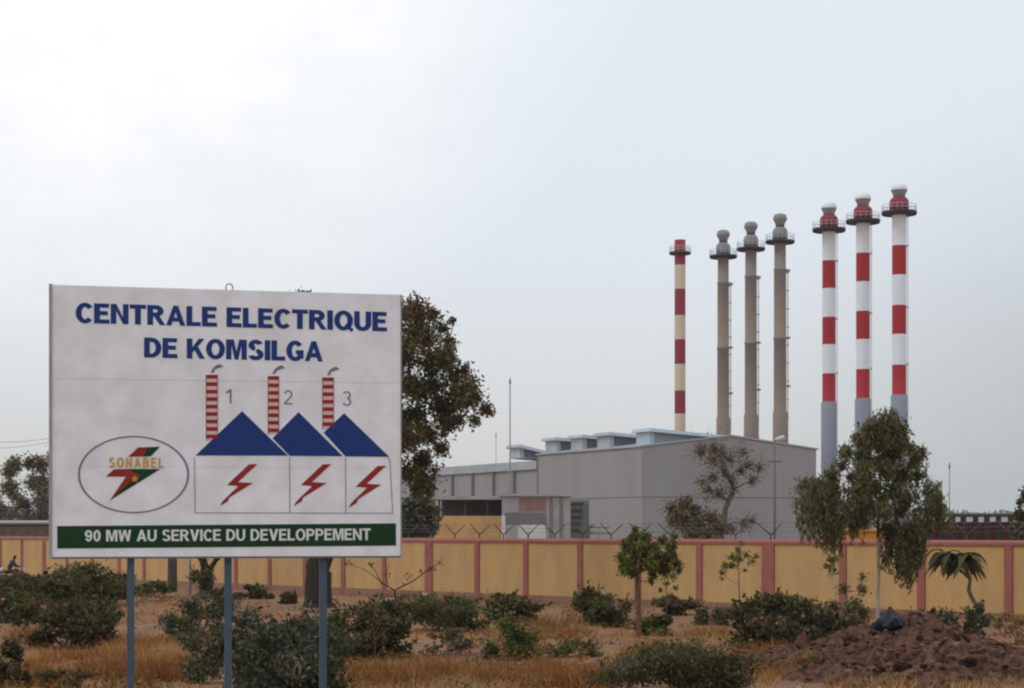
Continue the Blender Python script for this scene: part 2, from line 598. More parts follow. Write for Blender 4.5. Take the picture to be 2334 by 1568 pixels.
mb = MB()
wall_strip(mb, s0, s1, -0.10, 0.10, lambda y: ground(y) - .3, lambda y: wtop(y) - 0.16)
mb.build("masonry", M['ochre'], wall)
mb = MB()
wall_strip(mb, s0, s1, 0.102, 0.14, lambda y: ground(y) - .3, lambda y: ground(y) + 0.20)
mb.build("plinth", M['plinth'], wall)
mb = MB()
ya, yb_ = A.y + wd.y * s0, A.y + wd.y * s1
prof_c = [(.16, -.158), (.16, -.075), (.02, .0), (-.06, .0), (-.16, -.05), (-.16, -.158)]
mb.v += [tuple(wp(s0, o_, wtop(ya) + z_)) for o_, z_ in prof_c] + [tuple(wp(s1, o_, wtop(yb_) + z_)) for o_, z_ in prof_c]
nc = len(prof_c)
mb.face(range(nc))
mb.face([nc + i for i in range(nc)][::-1])
for i in range(nc):
    i2 = (i + 1) % nc
    mb.face((i, nc + i, nc + i2, i2))
mb.build("coping", M['pink'], wall)
cols = [-101, -47, 5.4, 54, 104.5, 157, 215, 276, 333, 393, 466, 542.6, 619.6, 700, 787.5, 881, 983, 1093, 1204, 1328, 1460, 1600, 1757, 1927, 2106, 2305, 2520]
thick = {983: .52, 1757: .58, 104.5: .42, 393: .42}
for xd in cols:
    s = wall_s(xd)
    w = thick.get(xd, 0.30)
    pb = MB()
    wall_strip(pb, s - w / 2, s + w / 2, 0.101, 0.155 if w < .4 else 0.158, lambda y: ground(y) - .3, lambda y: wtop(y) - 0.161)
    pb.build("pilaster", M['pink'], wall)
# Y-shaped arms carrying the barbed wire, on every pilaster and half way between
arm_s = []
for i, xd in enumerate(cols[:-1]):
    sa, sb = wall_s(xd), wall_s(cols[i + 1])
    arm_s += [sa, (sa + sb) / 2]
arm_s = [s for s in arm_s if wall_s(2450) < s < wall_s(930) or (wall_s(115) < s < wall_s(-60))]
for s in arm_s:
    y = A.y + wd.y * s
    z = wtop(y)
    j = random.uniform(-.08, .08)
    ab = MB()
    ab.tube([wp(s, 0, z - .05), wp(s, 0, z + .16)], 0.03, 6)
    ab.tube([wp(s, 0, z + .14), wp(s + .36 + j, .25, z + .58)], [0.028, 0.02], 6)
    ab.tube([wp(s, 0, z + .14), wp(s - .34 + j, -.25, z + .55)], [0.024, 0.016], 6)
    ab.build("wire_arm", M['rust_steel'], wall)
for k in range(3):
    f = (k + 1) / 3
    for sg in (1, -1):
        pts = []
        sq = s0
        while sq < s1:
            y = A.y + wd.y * sq
            pts.append(wp(sq, .25 * f * sg, wtop(y) + .14 + .42 * f - .03 * abs(math.sin(sq * 1.3))))
            sq += 0.7
        wb = MB()
        wb.tube(pts, 0.0035, 4)
        wb.build("barbed_wire", M['wire'], wall)


# ------------------------------------------------------------------ billboard
YAW = math.radians(11)
C0 = at(515, 960, 22.0)
sd = Vector((math.cos(YAW), math.sin(YAW), 0))
sn = Vector((math.sin(YAW), -math.cos(YAW), 0))
board = empty("billboard", (C0.x, C0.y, ground(22)), "large white painted sign board of a power station on three blue grey posts", "sign", rz=YAW)
zb = ground(22)


def SP(xd, yd, dep=0.0):             # picture point -> board plane (x along, y depth, z up) in the board's frame
    r = Vector(((xd - CX) / F, 1, (HY - yd) / F))
    o = Vector((0, 0, CAMZ))
    t = (C0 - o).dot(sn) / r.dot(sn)
    p = o + r * t - Vector((C0.x, C0.y, zb))
    return Vector((p.dot(sd), dep, p.z))


c1 = lambda x, y, d=0: SP(91.2 + .4458 * x, 607.8 + .4458 * y, d)        # points read in three enlargements
c2 = lambda x, y, d=0: SP(425.5 + .2365 * x, 814.5 + .2365 * y, d)
c3 = lambda x, y, d=0: SP(152 + .1473 * x, 960.4 + .1473 * y, d)
TL, TR, BR, BL = SP(121, 649), SP(912, 672), SP(913, 1268), SP(117, 1268)


def slab(mb, pts, y0, y1, m=0):      # polygon on the board's plane with a thickness
    n = len(pts)
    b = len(mb.v)
    mb.v += [(p.x, y0, p.z) for p in pts] + [(p.x, y1, p.z) for p in pts]
    mb.face(range(b, b + n), m)
    mb.face([b + n + i for i in range(n)][::-1], m)
    for i in range(n):
        j = (i + 1) % n
        mb.face((b + i, b + n + i, b + n + j, b + j), m)


pb = MB()
seam1, seam2 = c1(70, 572).z, c1(70, 1020).z
x0, x1 = (TL.x + BL.x) / 2, (TR.x + BR.x) / 2
zt0, zt1, zbm = TL.z, TR.z, (BL.z + BR.z) / 2
for za, zc in ((seam1 + .0012, None), (seam2 + .0008, seam1 - .0012), (zbm, seam2 - .0008)):
    if zc is None:
        P = [Vector((x0, 0, za)), Vector((x1, 0, za)), Vector((x1, 0, zt1)), Vector((x0, 0, zt0))]
    else:
        P = [Vector((x0, 0, za)), Vector((x1, 0, za)), Vector((x1, 0, zc)), Vector((x0, 0, zc))]
    slab(pb, P, 0.0, 0.012)
for zs in (seam1, seam2):
    pb.box(x0 + .01, x1 - .01, 0.0125, 0.0138, zs - .03, zs + .03)
pb.build("panel", M['sign_white'], board)
fb = MB()
fb.box(x0 - .035, x0 - .001, -0.012, 0.05, zbm - .02, zt0 + .01, 0)
fb.box(x1 + .001, x1 + .014, -0.006, 0.05, zbm - .02, zt1 + .004, 0)
fb.box(x0 - .001, x1 + .001, -0.008, 0.05, zbm - .022, zbm - .002, 1)  # dark strip painted in for the shadow line beneath the panel
for k in range(6):
    z = zbm + .05 + k * (zt1 - zbm - .1) / 5
    fb.box(x0 + .002, x1 - .002, 0.014, 0.05, z - .02, z + .02, 1)
fb.build("frame", [M['sign_edge'], M['sign_back']], board)
for xd in (298, 520.5, 738):
    p = SP(xd, 1300)
    qb = MB()
    qb.box(p.x - .040, p.x + .040, 0.052, 0.13, -0.35, zt1 - .05)
    qb.build("post", M['post_blue'], board)
rb = MB()
q = SP(523, 655)
ring = [Vector((q.x + .04 * math.cos(a), .03, q.z + .0 + .045 * math.sin(a))) for a in np.linspace(0, 2 * math.pi, 13)]
rb.tube(ring, 0.008, 6)
rb.build("lifting_ring", M['sign_edge'], board)


def glyph(ch, tf=1.0):
    """bold sans capitals as polygons in a box one unit high: (width, [polygon, ...])"""
    t, u = .20 * tf, .17 * tf
    P = []

    def bar(x0, z0, x1, z1):
        P.append([(x0, z0), (x1, z0), (x1, z1), (x0, z1)])

    def arc(cx, cz, rx, rz, a0, a1, th=None, tv=None):
        th, tv = th or t, tv or u
        m_ = max(4, int(abs(a1 - a0) / 14))
        A_ = [math.radians(a0 + (a1 - a0) * i / m_) for i in range(m_ + 1)]
        for i in range(m_):
            o_, p_ = A_[i], A_[i + 1]
            P.append([(cx + rx * math.cos(o_), cz + rz * math.sin(o_)), (cx + rx * math.cos(p_), cz + rz * math.sin(p_)),
                      (cx + (rx - th) * math.cos(p_), cz + (rz - tv) * math.sin(p_)), (cx + (rx - th) * math.cos(o_), cz + (rz - tv) * math.sin(o_))])

    w = .7
    if ch == 'A':
        w = .80
        P += [[(0, 0), (.21, 0), (.50, 1), (.30, 1)], [(.59, 0), (.80, 0), (.50, 1), (.30, 1)]]
        bar(.2, .2, .6, .2 + u)
    elif ch in 'CG':
        w = .71 if ch == 'C' else .76
        arc(.39, .5, .39, .515, 38, 318)
        if ch == 'G':
            bar(.42, .54 - u, .76, .54)
            bar(.76 - t, .12, .76, .54 - u)
    elif ch == 'D':
        w = .74
        bar(0, 0, t, 1)
        bar(t, 1 - u, .32, 1)
        bar(t, 0, .32, u)
        arc(.32, .5, .42, .5, -90, 90)
    elif ch in 'EL':
        w = .64 if ch == 'E' else .6
        bar(0, 0, t, 1)
        bar(t, 0, w, u)
        if ch == 'E':
            bar(t, 1 - u, .62, 1)
            bar(t, .52 - u / 2, .57, .52 + u / 2)
    elif ch == 'I':
        w = t
        bar(0, 0, t, 1)
    elif ch == 'K':
        w = .78
        bar(0, 0, t, 1)
        P += [[(t, .30), (t, .56), (.52, 1), (.77, 1)], [(.30, .52), (.44, .68), (.79, 0), (.54, 0)]]
    elif ch == 'M':
        w = .90
        bar(0, 0, t * .95, 1)
        bar(w - t * .95, 0, w, 1)
        P += [[(t * .95, 1), (t * .95 + .10, 1), (.53, 0), (.37, 0), (t * .95, .72)], [(w - t * .95 - .10, 1), (w - t * .95, 1), (w - t * .95, .72), (.53, 0), (.37, 0)]]
    elif ch == 'N':
        w = .74
        bar(0, 0, t * .95, 1)
        bar(w - t * .95, 0, w, 1)
        P.append([(t * .95, 1), (w - t * .95, .34), (w - t * .95, 0), (t * .95, .66)])
    elif ch in 'OQ0':
        w = .82 if ch != '0' else .6
        arc(w / 2, .5, w / 2, .515, 0, 360)
        if ch == 'Q':
            P.append([(.45, .26), (.57, .36), (.86, .03), (.74, -.08)])
    elif ch in 'PRB':
        w = {'P': .68, 'R': .74, 'B': .72}[ch]
        bar(0, 0, t, 1)
        zl = {'P': .38, 'R': .42, 'B': .45}[ch]
        bar(t, 1 - u, .37, 1)
        bar(t, zl, .37, zl + u)
        arc(.37, (1 + zl) / 2, .31, (1 - zl) / 2, -90, 90)
        if ch == 'R':
            P.append([(.28, .44), (.50, .46), (.76, 0), (.53, 0)])
        if ch == 'B':
            bar(t, 0, .37, u)
            arc(.37, .29, .35, .29, -90, 78)
    elif ch == 'S':
        w = .68
        arc(.34, .735, .32, .28, 18, 262)
        arc(.34, .275, .34, .29, -162, 84)
    elif ch == 'T':
        w = .68
        bar(0, 1 - u, w, 1)
        bar(w / 2 - t / 2, 0, w / 2 + t / 2, 1 - u)
    elif ch == 'U':
        w = .74
        bar(0, .36, t, 1)
        bar(w - t, .36, w, 1)
        arc(.37, .36, .37, .375, 180, 360)
    elif ch == 'V':
        w = .76
        P += [[(0, 1), (.22, 1), (.48, 0), (.28, 0)][::-1], [(.76, 1), (.54, 1), (.28, 0), (.48, 0)]]
    elif ch == 'W':
        w = 1.04
        P += [[(.17, 0), (.35, 0), (.2, 1), (0, 1)], [(.17, 0), (.35, 0), (.61, 1), (.43, 1)], [(.69, 0), (.87, 0), (.61, 1), (.43, 1)], [(.69, 0), (.87, 0), (1.04, 1), (.84, 1)]]
    elif ch == '9':
        w = .6
        arc(.3, .68, .3, .33, 0, 360)
        arc(.3, .5, .3, .51, -150, 20)
    elif ch == '1':
        w = .36
        bar(.36 - t, 0, .36, 1)
        P.append([(0, .66), (.36 - t, .80), (.36 - t, 1), (0, .80)])
    elif ch == '2':
        w = .6
        arc(.3, .69, .29, .31, -25, 170)
        P.append([(.0, u), (t * 1.25, u), (.57, .56), (.57 - t, .60)])
        bar(0, 0, .6, u)
    elif ch == '3':
        w = .6
        arc(.29, .75, .27, .26, -80, 160)
        arc(.29, .27, .30, .285, -160, 82)
    elif ch == ' ':
        w = .30
    return w, P


def lettering(specs, name, mtl, weight=1.0, depth=(-0.004, -0.001)):
    """specs: (text, bottom-left, bottom-right, top-right, top-left, gap) in board coordinates; one mesh"""
    mm = MB()
    k_ = 0
    for txt, bl, br, tr, tl, gap in specs:
        x, polys = 0.0, []
        for ch in txt:
            w, P = glyph(ch, weight)
            polys += [[(px + x, pz) for px, pz in q] for q in P]
            x += w + gap
        tot = x - gap
        for q in polys:
            k_ += 1
            pts = []
            for px, pz in q:
                u_ = px / tot
                pts.append((bl * (1 - u_) + br * u_) * (1 - pz) + (tl * (1 - u_) + tr * u_) * pz)
            b_ = len(mm.v)
            mm.v += [(p.x, depth[0] - .0003 * (k_ % 3), p.z) for p in pts]
            mm.face(range(b_, b_ + len(pts)), 0)
    return mm.build(name, mtl, board)


lettering([("CENTRALE ELECTRIQUE", c1(182, 287), c1(1774, 331), c1(1774, 232), c1(182, 184), .05),
           ("DE KOMSILGA", c1(532, 464), c1(1446, 485), c1(1446, 382), c1(532, 362), .05)], "heading", M['blue'], 1.22)
lettering([("1", c1(951, 697), c1(979, 698), c1(979, 627), c1(951, 626), 1),
           ("2", c1(1247, 703), c1(1291, 704), c1(1291, 631), c1(1247, 630), 1),
           ("3", c1(1546, 710), c1(1592, 711), c1(1592, 638), c1(1546, 637), 1)], "numerals", M['sign_grey'], 0.55)
gb = MB()
slab(gb, [c1(88, 1441), c1(1820, 1426), c1(1820, 1312), c1(88, 1326)], -0.004, -0.001)
band = gb.build("slogan_band", M['sign_green'], board)
sl = lettering([("90 MW AU SERVICE DU DEVELOPPEMENT", c1(229, 1405), c1(1690, 1398), c1(1690, 1338), c1(229, 1347), .07)], "slogan", M['sign_letter'], 1.0, depth=(-0.0075, 0))
sl.parent = band

# drawing of the power station: blue roofs, striped chimneys, boxes, lightning bolts
db = MB()
T = -0.004
for pts in ([(795, 965), (1268, 966), (1033, 738)], [(1276, 967), (1548, 969), (1322, 743), (1189, 877)], [(1561, 970), (1786, 972), (1555, 749), (1450, 848)]):
    slab(db, [c1(*p) for p in pts], T, -.001, 0)


def line(mb, a, b, w, m, y0=T):
    d = (b - a).normalized()
    n = Vector((-d.z, 0, d.x)) * w / 2
    slab(mb, [a - n, b - n, b + n, a + n], y0, -.001, m)


for a, b in (((789, 975), (793, 1259)), ((793, 1258), (1803, 1260)), ((1276, 975), (1277, 1256)), ((1562, 975), (1563, 1256)), ((1789, 990), (1803, 1259)), ((1778, 975), (1790, 992))):
    line(db, c1(*a), c1(*b), 0.008, 2)
for dx, dy, dx2 in ((0, 0, 0), (712, 0, 0), (1240, 16, 0)):
    poly = [(345, 1388), (380, 1352), (498, 1240), (388, 1230), (600, 1030), (682, 1028), (495, 1202), (638, 1210), (410, 1352), (398, 1386), (322, 1432)]
    slab(db, [c2(x + dx, y + dy) for x, y in poly][::-1], T, -.001, 1)
for xa, xb, ya, yb in ((188, 297, 168, 800), (785, 888, 180, 742), (1310, 1415, 193, 690)):
    y = ya
    k = 0
    slab(db, [c2(xa, yb), c2(xb, yb), c2(xb, ya), c2(xa, ya)], -.003, -.001, 3)
    while y < yb - 10:
        slab(db, [c2(xa, y + 36), c2(xb, y + 36), c2(xb, y), c2(xa, y)], -.006, -.0032, 1)
        y += 72
    for e in (xa, xb):
        line(db, c2(e, yb), c2(e, ya), 0.006, 1, -.0065)
    cx = (xa + xb) / 2
    slab(db, [c2(cx - 12, ya - 22), c2(cx + 18, ya - 22), c2(cx + 30, ya - 52), c2(cx + 75, ya - 68), c2(cx + 112, ya - 78),
              c2(cx + 78, ya - 104), c2(cx + 40, ya - 92), c2(cx + 8, ya - 62)], T, -.001, 2)
db.build("station_drawing", [M['blue'], M['sign_red'], M['sign_grey'], M['sign_pink']], board)

# round emblem with the flash and the utility's name
eb = MB()
ce, n = (1035, 822), 56
for i in range(n):
    a0, a1 = 2 * math.pi * i / n, 2 * math.pi * (i + 1) / n
    P = []
    for a, k in ((a0, 1.0), (a1, 1.0), (a1, 0.962), (a0, 0.962)):
        P.append(c3(ce[0] + 862 * k * math.cos(a), ce[1] + 600 * k * math.sin(a)))
    slab(eb, P, T, -.001, 0)
slab(eb, [c3(950, 548), c3(1175, 545), c3(1248, 398), c3(1108, 400)], T, -.001, 1)
slab(eb, [c3(1175, 545), c3(1300, 542), c3(1442, 392), c3(1248, 398)], T, -.001, 2)
slab(eb, [c3(600, 855), c3(915, 855), c3(940, 735), c3(735, 738)], T, -.001, 1)
slab(eb, [c3(665, 1225), c3(890, 1010), c3(1140, 840), c3(940, 735), c3(915, 855)], T, -.001, 1)
slab(eb, [c3(665, 1225), c3(1452, 736), c3(940, 735), c3(1140, 840), c3(890, 1010)], T, -.001, 2)
star = []
for k in range(10):
    r = 62 if k % 2 == 0 else 28
    a = -math.pi / 2 + k * math.pi / 5
    star.append(c3(1055 + r * math.cos(a), 890 + r * math.sin(a)))
slab(eb, star[::-1], -.0065, -.0042, 3)
em = eb.build("emblem", [M['sign_grey'], M['sign_red'], M['sign_green'], M['sign_orange']], board)
nm = lettering([("SONABEL", c3(655, 715), c3(1500, 722), c3(1500, 560), c3(655, 556), .24)], "emblem_name", M['sign_orange'], 1.12, depth=(-.0075, 0))
nm.parent = em


# ------------------------------------------------------------------ chimneys
def base_z(y):
    return ground(y)


def railing(mb, R, z, h, n=20, m=0):
    for k in (0.5, 1.0):
        pts = [(R * math.cos(a), R * math.sin(a), z + h * k) for a in np.linspace(0, 2 * math.pi, n + 1)]
        mb.tube(pts, 0.03, 4, m, cap=False)
    for i in range(n):
        a = 2 * math.pi * i / n
        mb.tube([(R * math.cos(a), R * math.sin(a), z), (R * math.cos(a), R * math.sin(a), z + h)], 0.03, 4, m)


def px_h(yd, y):
    return CAMZ + (HY - yd) / F * y - base_z(y)


def chimney_red(label):
    y = 235.0
    k = y / F
    h = lambda yd: px_h(yd, y)
    root = empty("chimney", (0, 0, 0), label, "chimney", "red and white power station chimneys")
    r, rg = 16.0 * k, 19.0 * k
    b = MB()
    b.lathe([(rg, -.5, 0), (rg, h(902), 0), (r, h(900), 1), (r, h(832), 2), (r, h(762), 1), (r, h(696), 2), (r, h(627), 1), (r, h(560), 2), (r, h(491), 1), (r * 1.25, h(488), 1), (r * 1.25, h(484), 1)])
    b.build("shaft", [M['ch_grey'], M['ch_red'], M['ch_white']], root)
    b = MB()
    b.lathe([(39 * k, h(490)), (40 * k, h(486)), (40 * k, h(482.5))], 32)
    b.build("platform", M['platform'], root)
    b = MB()
    railing(b, 39 * k, h(482.5), 15 * k)
    b.build("railing", M['rail'], root)
    b = MB()
    b.lathe([(22 * k, h(482.4)), (22 * k, h(461)), (20 * k, h(455)), (16 * k, h(451)), (13.5 * k, h(450))])
    b.build("drum", M['ch_red2'], root)
    b = MB()
    b.lathe([(13.4 * k, h(449.9)), (14 * k, h(444)), (18.2 * k, h(435)), (18.8 * k, h(434), 1), (18.3 * k, h(428), 1), (14.5 * k, h(421.5), 1), (8 * k, h(418.5), 1), (2 * k, h(417.5), 1)])
    b.build("cowl", [M['ch_steel'], M['cowl']], root)
    b = MB()
    for sx in (-.25, .25):
        b.tube([(r + .18, sx, 1), (r + .18, sx, h(490))], .03, 4)
    z = 1.0
    while z < h(492):
        b.tube([(r + .18, -.25, z), (r + .18, .25, z)], .02, 4)
        z += .45
    for yd in (830, 700, 560):
        b.box(r * .9, r + .3, -.1, .1, h(yd) - .1, h(yd) + .1)
    b.build("ladder", M['rail'], root)
    return root


def chimney_grey(label):
    y = 262.0
    k = y / F
    h = lambda yd: px_h(yd, y)
    root = empty("chimney", (0, 0, 0), label, "chimney", "grey brown power station chimneys")
    r = 13.2 * k
    b = MB()
    prof = [(16.5 * k, -.5), (16.5 * k, h(940)), (r * 1.1, h(936)), (r * 1.08, h(774))]
    prof += [(r * 1.18, h(773)), (r * 1.18, h(769)), (r * 1.06, h(768)), (r * 1.06, h(617)), (r * 1.14, h(616)), (r * 1.14, h(613)), (r, h(612)), (r, h(556)), (r * 1.3, h(554)), (r * 1.3, h(553))]
    b.lathe(prof)
    b.build("shaft", M['ch_rusty'], root)
    b = MB()
    b.lathe([(32 * k, h(555)), (33.5 * k, h(552)), (33.5 * k, h(549))], 32)
    b.build("platform", M['platform'], root)
    b = MB()
    railing(b, 32.5 * k, h(549), 14 * k)
    b.build("railing", M['rail'], root)
    b = MB()
    b.lathe([(17.5 * k, h(548.9)), (17.5 * k, h(529)), (15 * k, h(522)), (11.5 * k, h(519)), (10.5 * k, h(518.5))])
    b.build("drum", M['ch_steel'], root)
    b = MB()
    b.lathe([(10.2 * k, h(518.4), 1), (10.2 * k, h(511), 0), (13 * k, h(506)), (16 * k, h(500)), (16 * k, h(497)), (13.5 * k, h(490)), (8 * k, h(487.5))])
    b.build("cowl", [M['ch_steel'], M['vent_dark']], root)
    b = MB()
    for sx in (-.25, .25):
        b.tube([(r * 1.06 + .22, sx, 1), (r * 1.06 + .22, sx, h(612))], .035, 4)
    z = 1.0
    while z < h(614):
        b.tube([(r * 1.06 + .22, -.25, z), (r * 1.06 + .22, .25, z)], .02, 4)
        z += .45
    for z in np.arange(3, h(616), 2.4):
        b.box(r, r + .42, -.3, .3, z, z + .06)
    for yd in (617, 770, 880):
        b.box(r, r + .55, -.35, .35, h(yd) - .12, h(yd) + .12)
    b.build("ladder", M['ch_rusty'], root)
    return root


r1 = chimney_red("red and white chimney with white cowl, tallest and rightmost")
for xd, y, lab in ((2049.5, 235.0, None), (1967, 241.6, "red and white chimney with white cowl, middle of its three"),
                   (1889.5, 248.6, "red and white chimney with white cowl, next to the grey chimneys")):
    o = r1 if lab is None else copy_tree(r1)
    if lab:
        o['label'] = lab
    o.location = ((xd - CX) / F * y, y, base_z(y))
g1 = chimney_grey("brownish grey chimney, tallest of its three, nearest the red striped ones")
for xd, y, lab in ((1778, 262.0, None), (1711.5, 269.0, "brownish grey chimney with rust streaks between two other grey ones"),
                   (1648.5, 276.6, "brownish grey chimney, shortest of its three, beside the thin striped one")):
    o = g1 if lab is None else copy_tree(g1)
    if lab:
        o['label'] = lab
    o.location = ((xd - CX) / F * y, y, base_z(y))
y = 290.0
k = y / F
h = lambda yd: px_h(yd, y)
c7 = empty("chimney", ((1550 - CX) / F * y, y, base_z(y)), "thin plain chimney with dull red and cream bands and no cowl", "chimney")
r = 12.5 * k
b = MB()
b.lathe([(r, -.5, 1), (r, h(943), 0), (r, h(890.5), 1), (r, h(830), 0), (r, h(774), 1), (r, h(719), 0), (r, h(659), 1), (r, h(604), 0), (r, h(547), 0), (r * .86, h(547), 2), (r * .86, h(553), 2)])
b.build("shaft", [M['ch_red2'], M['ch_cream'], M['vent_dark']], c7)
b = MB()
b.lathe([(r + .01, h(580)), (24 * k, h(580)), (25 * k, h(577)), (25 * k, h(575)), (r + .01, h(575))], 28)
b.build("platform", M['platform'], c7)
b = MB()
railing(b, 24 * k, h(575), 13 * k, 14)
b.build("railing", M['rail'], c7)

# ------------------------------------------------------------------ power house
gd = Vector((0.922, 0.386, 0)).normalized()          # along the gable, to the right
ld = Vector((-0.386, 0.922, 0)).normalized()         # along the long side, away
K0 = Vector(((1463 - CX) / F * 170, 170, 0))
gz = ground(170)
PH = empty("power_house", (K0.x, K0.y, gz), "long grey metal clad hall with low gable and roof ventilators", "building", rz=math.atan2(gd.y, gd.x))
EV = CAMZ + (HY - 1019) / F * 170 - gz               # eaves height above ground
GW, RISE = 17.4, 1.05
LM, LW, LT = 22.7, 22.7, 70.0                         # main block length, wing from .. to ..
b = MB()
pf = [(0, 0), (GW, 0), (GW, EV), (GW / 2, EV + RISE), (0, EV)]
n = len(pf)
for yy in (0, LM):
    b.v += [(p[0], yy, p[1]) for p in pf]
b.face([0, 1, 2, 3, 4])
b.face([9, 8, 7, 6, 5])
b.face((0, 4, 9, 5))
b.face((1, 6, 7, 2))
b.build("main_wall", M['clad'], PH)
b = MB()
for sgn in (0, 1):
    if sgn == 0:
        P = [(-.15, -.12, EV + .01), (GW / 2, -.12, EV + RISE + .03), (GW / 2, LM + .1, EV + RISE + .03), (-.15, LM + .1, EV + .01)]
    else:
        P = [(GW / 2, -.12, EV + RISE + .03), (GW + .15, -.12, EV + .01), (GW + .15, LM + .1, EV + .01), (GW / 2, LM + .1, EV + RISE + .03)]
    b.hexa([Vector(p) for p in P] + [Vector(p) + Vector((0, 0, .14)) for p in P])
b.build("roof", M['roofing'], PH)
b = MB()
gzv = EV - 4.35
b.box(-.012, GW + .012, -.012, 0, gzv, gzv + .10)
b.box(-.012, 0, 0.002, LM, gzv, gzv + .10)
b.box(-.03, -.012, LM - .32, LM - .02, 1, EV)
b.build("cladding_joint", M['clad_dark'], PH)
# lower wing behind with fascia and ribs
HWG = EV - 1.35
b = MB()
b.box(0.15, GW - .5, LW + .01, LT, 0, HWG)
b.build("wing_wall", M['clad'], PH)
b = MB()
b.hexa([Vector(p) for p in ((-.1, LW + .02, HWG + .01), (GW / 2, LW + .02, HWG + .05), (GW / 2, LT, HWG + .05), (-.1, LT, HWG + .01),
                            (-.1, LW + .02, HWG + .85), (GW / 2, LW + .02, HWG + 1.3), (GW / 2, LT, HWG + 1.3), (-.1, LT, HWG + .85))])
b.build("wing_fascia", M['fascia'], PH)
for t in (28.6, 34.0, 39.8, 45.7, 51.6, 57.5):
    b = MB()
    b.box(-.05, .148, t - .22, t + .22, 0, HWG)
    b.build("wing_rib", M['clad_dark'], PH)
# roof ventilators
for i, t in enumerate((.9, 9.0, 14.8, 20.8, 29.8)):
    blue = i == 0
    e0, ln = (1.2, 7.4) if i < 4 else (1.2, 6.0)
    zr = EV + .16 + RISE * e0 / (GW / 2) if i < 4 else EV - .05
    zr2 = EV + .16 + RISE * min(1, (e0 + ln) / (GW / 2)) if i < 4 else EV - .02
    ztop = 1.08
    b = MB()
    b.hexa([Vector(p) for p in ((e0, t, zr), (e0 + ln, t, zr2 - .05), (e0 + ln, t + 2.6, zr2 - .05), (e0, t + 2.6, zr),
                                (e0, t, zr + ztop), (e0 + ln, t, zr2 - .34), (e0 + ln, t + 2.6, zr2 - .34), (e0, t + 2.6, zr + ztop))])
    bo = b.build("roof_ventilator", M['vent_blue'] if blue else M['vent_light'], PH)
    b = MB()
    lo_ = lambda q: zr + (zr2 - zr) * q / ln + .08
    hi_ = lambda q: zr + ztop + (zr2 - .34 - zr - ztop) * q / ln - .05
    qa, qb = .45, ln * .62
    b.hexa([Vector(p) for p in ((e0 + qa, t - .03, lo_(qa)), (e0 + qb, t - .03, lo_(qb)), (e0 + qb, t - .002, lo_(qb)), (e0 + qa, t - .002, lo_(qa)),
                                (e0 + qa, t - .03, hi_(qa)), (e0 + qb, t - .03, max(hi_(qb), lo_(qb) + .03)), (e0 + qb, t - .002, max(hi_(qb), lo_(qb) + .03)), (e0 + qa, t - .002, hi_(qa)))])
    b.build("hood_shade_panel", M['clad'] if blue else M['vent_dark'], bo)  # dark panel paints the shadow under the hood; plain grey on the blue one
    b = MB()
    b.hexa([Vector(p) for p in ((e0 - .35, t - .6, zr + ztop + .01), (e0 + ln + .3, t - .6, zr2 - .34), (e0 + ln + .3, t + 3.0, zr2 - .34), (e0 - .35, t + 3.0, zr + ztop + .01),
                                (e0 - .2, t - .5, zr + ztop + .30), (e0 + ln + .3, t - .5, zr2 - .06), (e0 + ln + .3, t + 2.9, zr2 - .06), (e0 - .2, t + 2.9, zr + ztop + .30))])
    b.build("hood", M['vent_blue'] if blue else M['vent_light'], bo)


# ------------------------------------------------------------------ low annexes in front of the hall
def frontal(name, Y, label, cat):
    return empty(name, (0, Y, ground(Y)), label, cat)


def fx(xd, Y):
    return (xd - CX) / F * Y


def fz(yd, Y):
    return CAMZ + (HY - yd) / F * Y - ground(Y)


Y = 150.0
an = frontal("annex_building", Y, "low ochre and grey outbuilding with flat canopy behind the boundary wall", "building")
b = MB()
b.box(fx(985, Y), fx(1150, Y), -2.6, -2.3, 0, fz(1176, Y))
b.box(fx(985, Y), fx(1150, Y), -2.29, 6, 0, fz(1180, Y))
b.build("ochre_wall", M['annex_ochre'], an)
b = MB()
b.hexa([Vector(p) for p in ((fx(935, Y), -1.6, fz(1139, Y)), (fx(1160, Y), -1.6, fz(1139, Y)), (fx(1160, Y), 7, fz(1139, Y)), (fx(935, Y), 7, fz(1139, Y)),
                            (fx(935, Y), -1.6, fz(1131, Y)), (fx(1160, Y), -1.6, fz(1131, Y)), (fx(1160, Y), 7, fz(1128, Y)), (fx(935, Y), 7, fz(1128, Y)))])
b.build("canopy", M['annex_grey'], an)
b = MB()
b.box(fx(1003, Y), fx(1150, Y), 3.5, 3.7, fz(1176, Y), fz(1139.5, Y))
b.build("back_wall", M['annex_dark'], an)  # wall coloured dark to hold the shade under the canopy
for xd in (1001, 1060, 1110):
    b = MB()
    b.box(fx(xd, Y) - .07, fx(xd, Y) + .07, .1, .24, fz(1181, Y), fz(1139.5, Y))
    b.build("canopy_post", M['pole_grey'], an)

Y = 147.0
bl = frontal("annex_building", Y, "grey flat roofed block with reddish panel and white doors behind the boundary wall", "building")
b = MB()
b.box(fx(1144, Y), fx(1300, Y), 0, 7, 0, fz(1131, Y))
b.build("block_wall", M['annex_grey'], bl)
for nm_, xa, xb, ya, yb, mt, yo in (("red_panel", 1183, 1245, 1165, 1135, 'annex_brick', .03), ("grey_band", 1150, 1245, 1195, 1168, 'annex_dark', .03),
                                   ("white_door", 1181, 1244, 1235, 1196, 'annex_white', .05), ("white_jamb", 1143, 1152, 1235, 1176, 'annex_white', .06)):
    b = MB()
    b.box(fx(xa, Y), fx(xb, Y), -yo, -.002, fz(ya, Y), fz(yb, Y))
    b.build(nm_, M[mt], bl)
b = MB()
b.box(fx(1140, Y), fx(1302, Y), -.25, 7.2, fz(1131, Y) + .003, fz(1129, Y) + .12)
b.build("roof_slab", M['annex_grey'], bl)
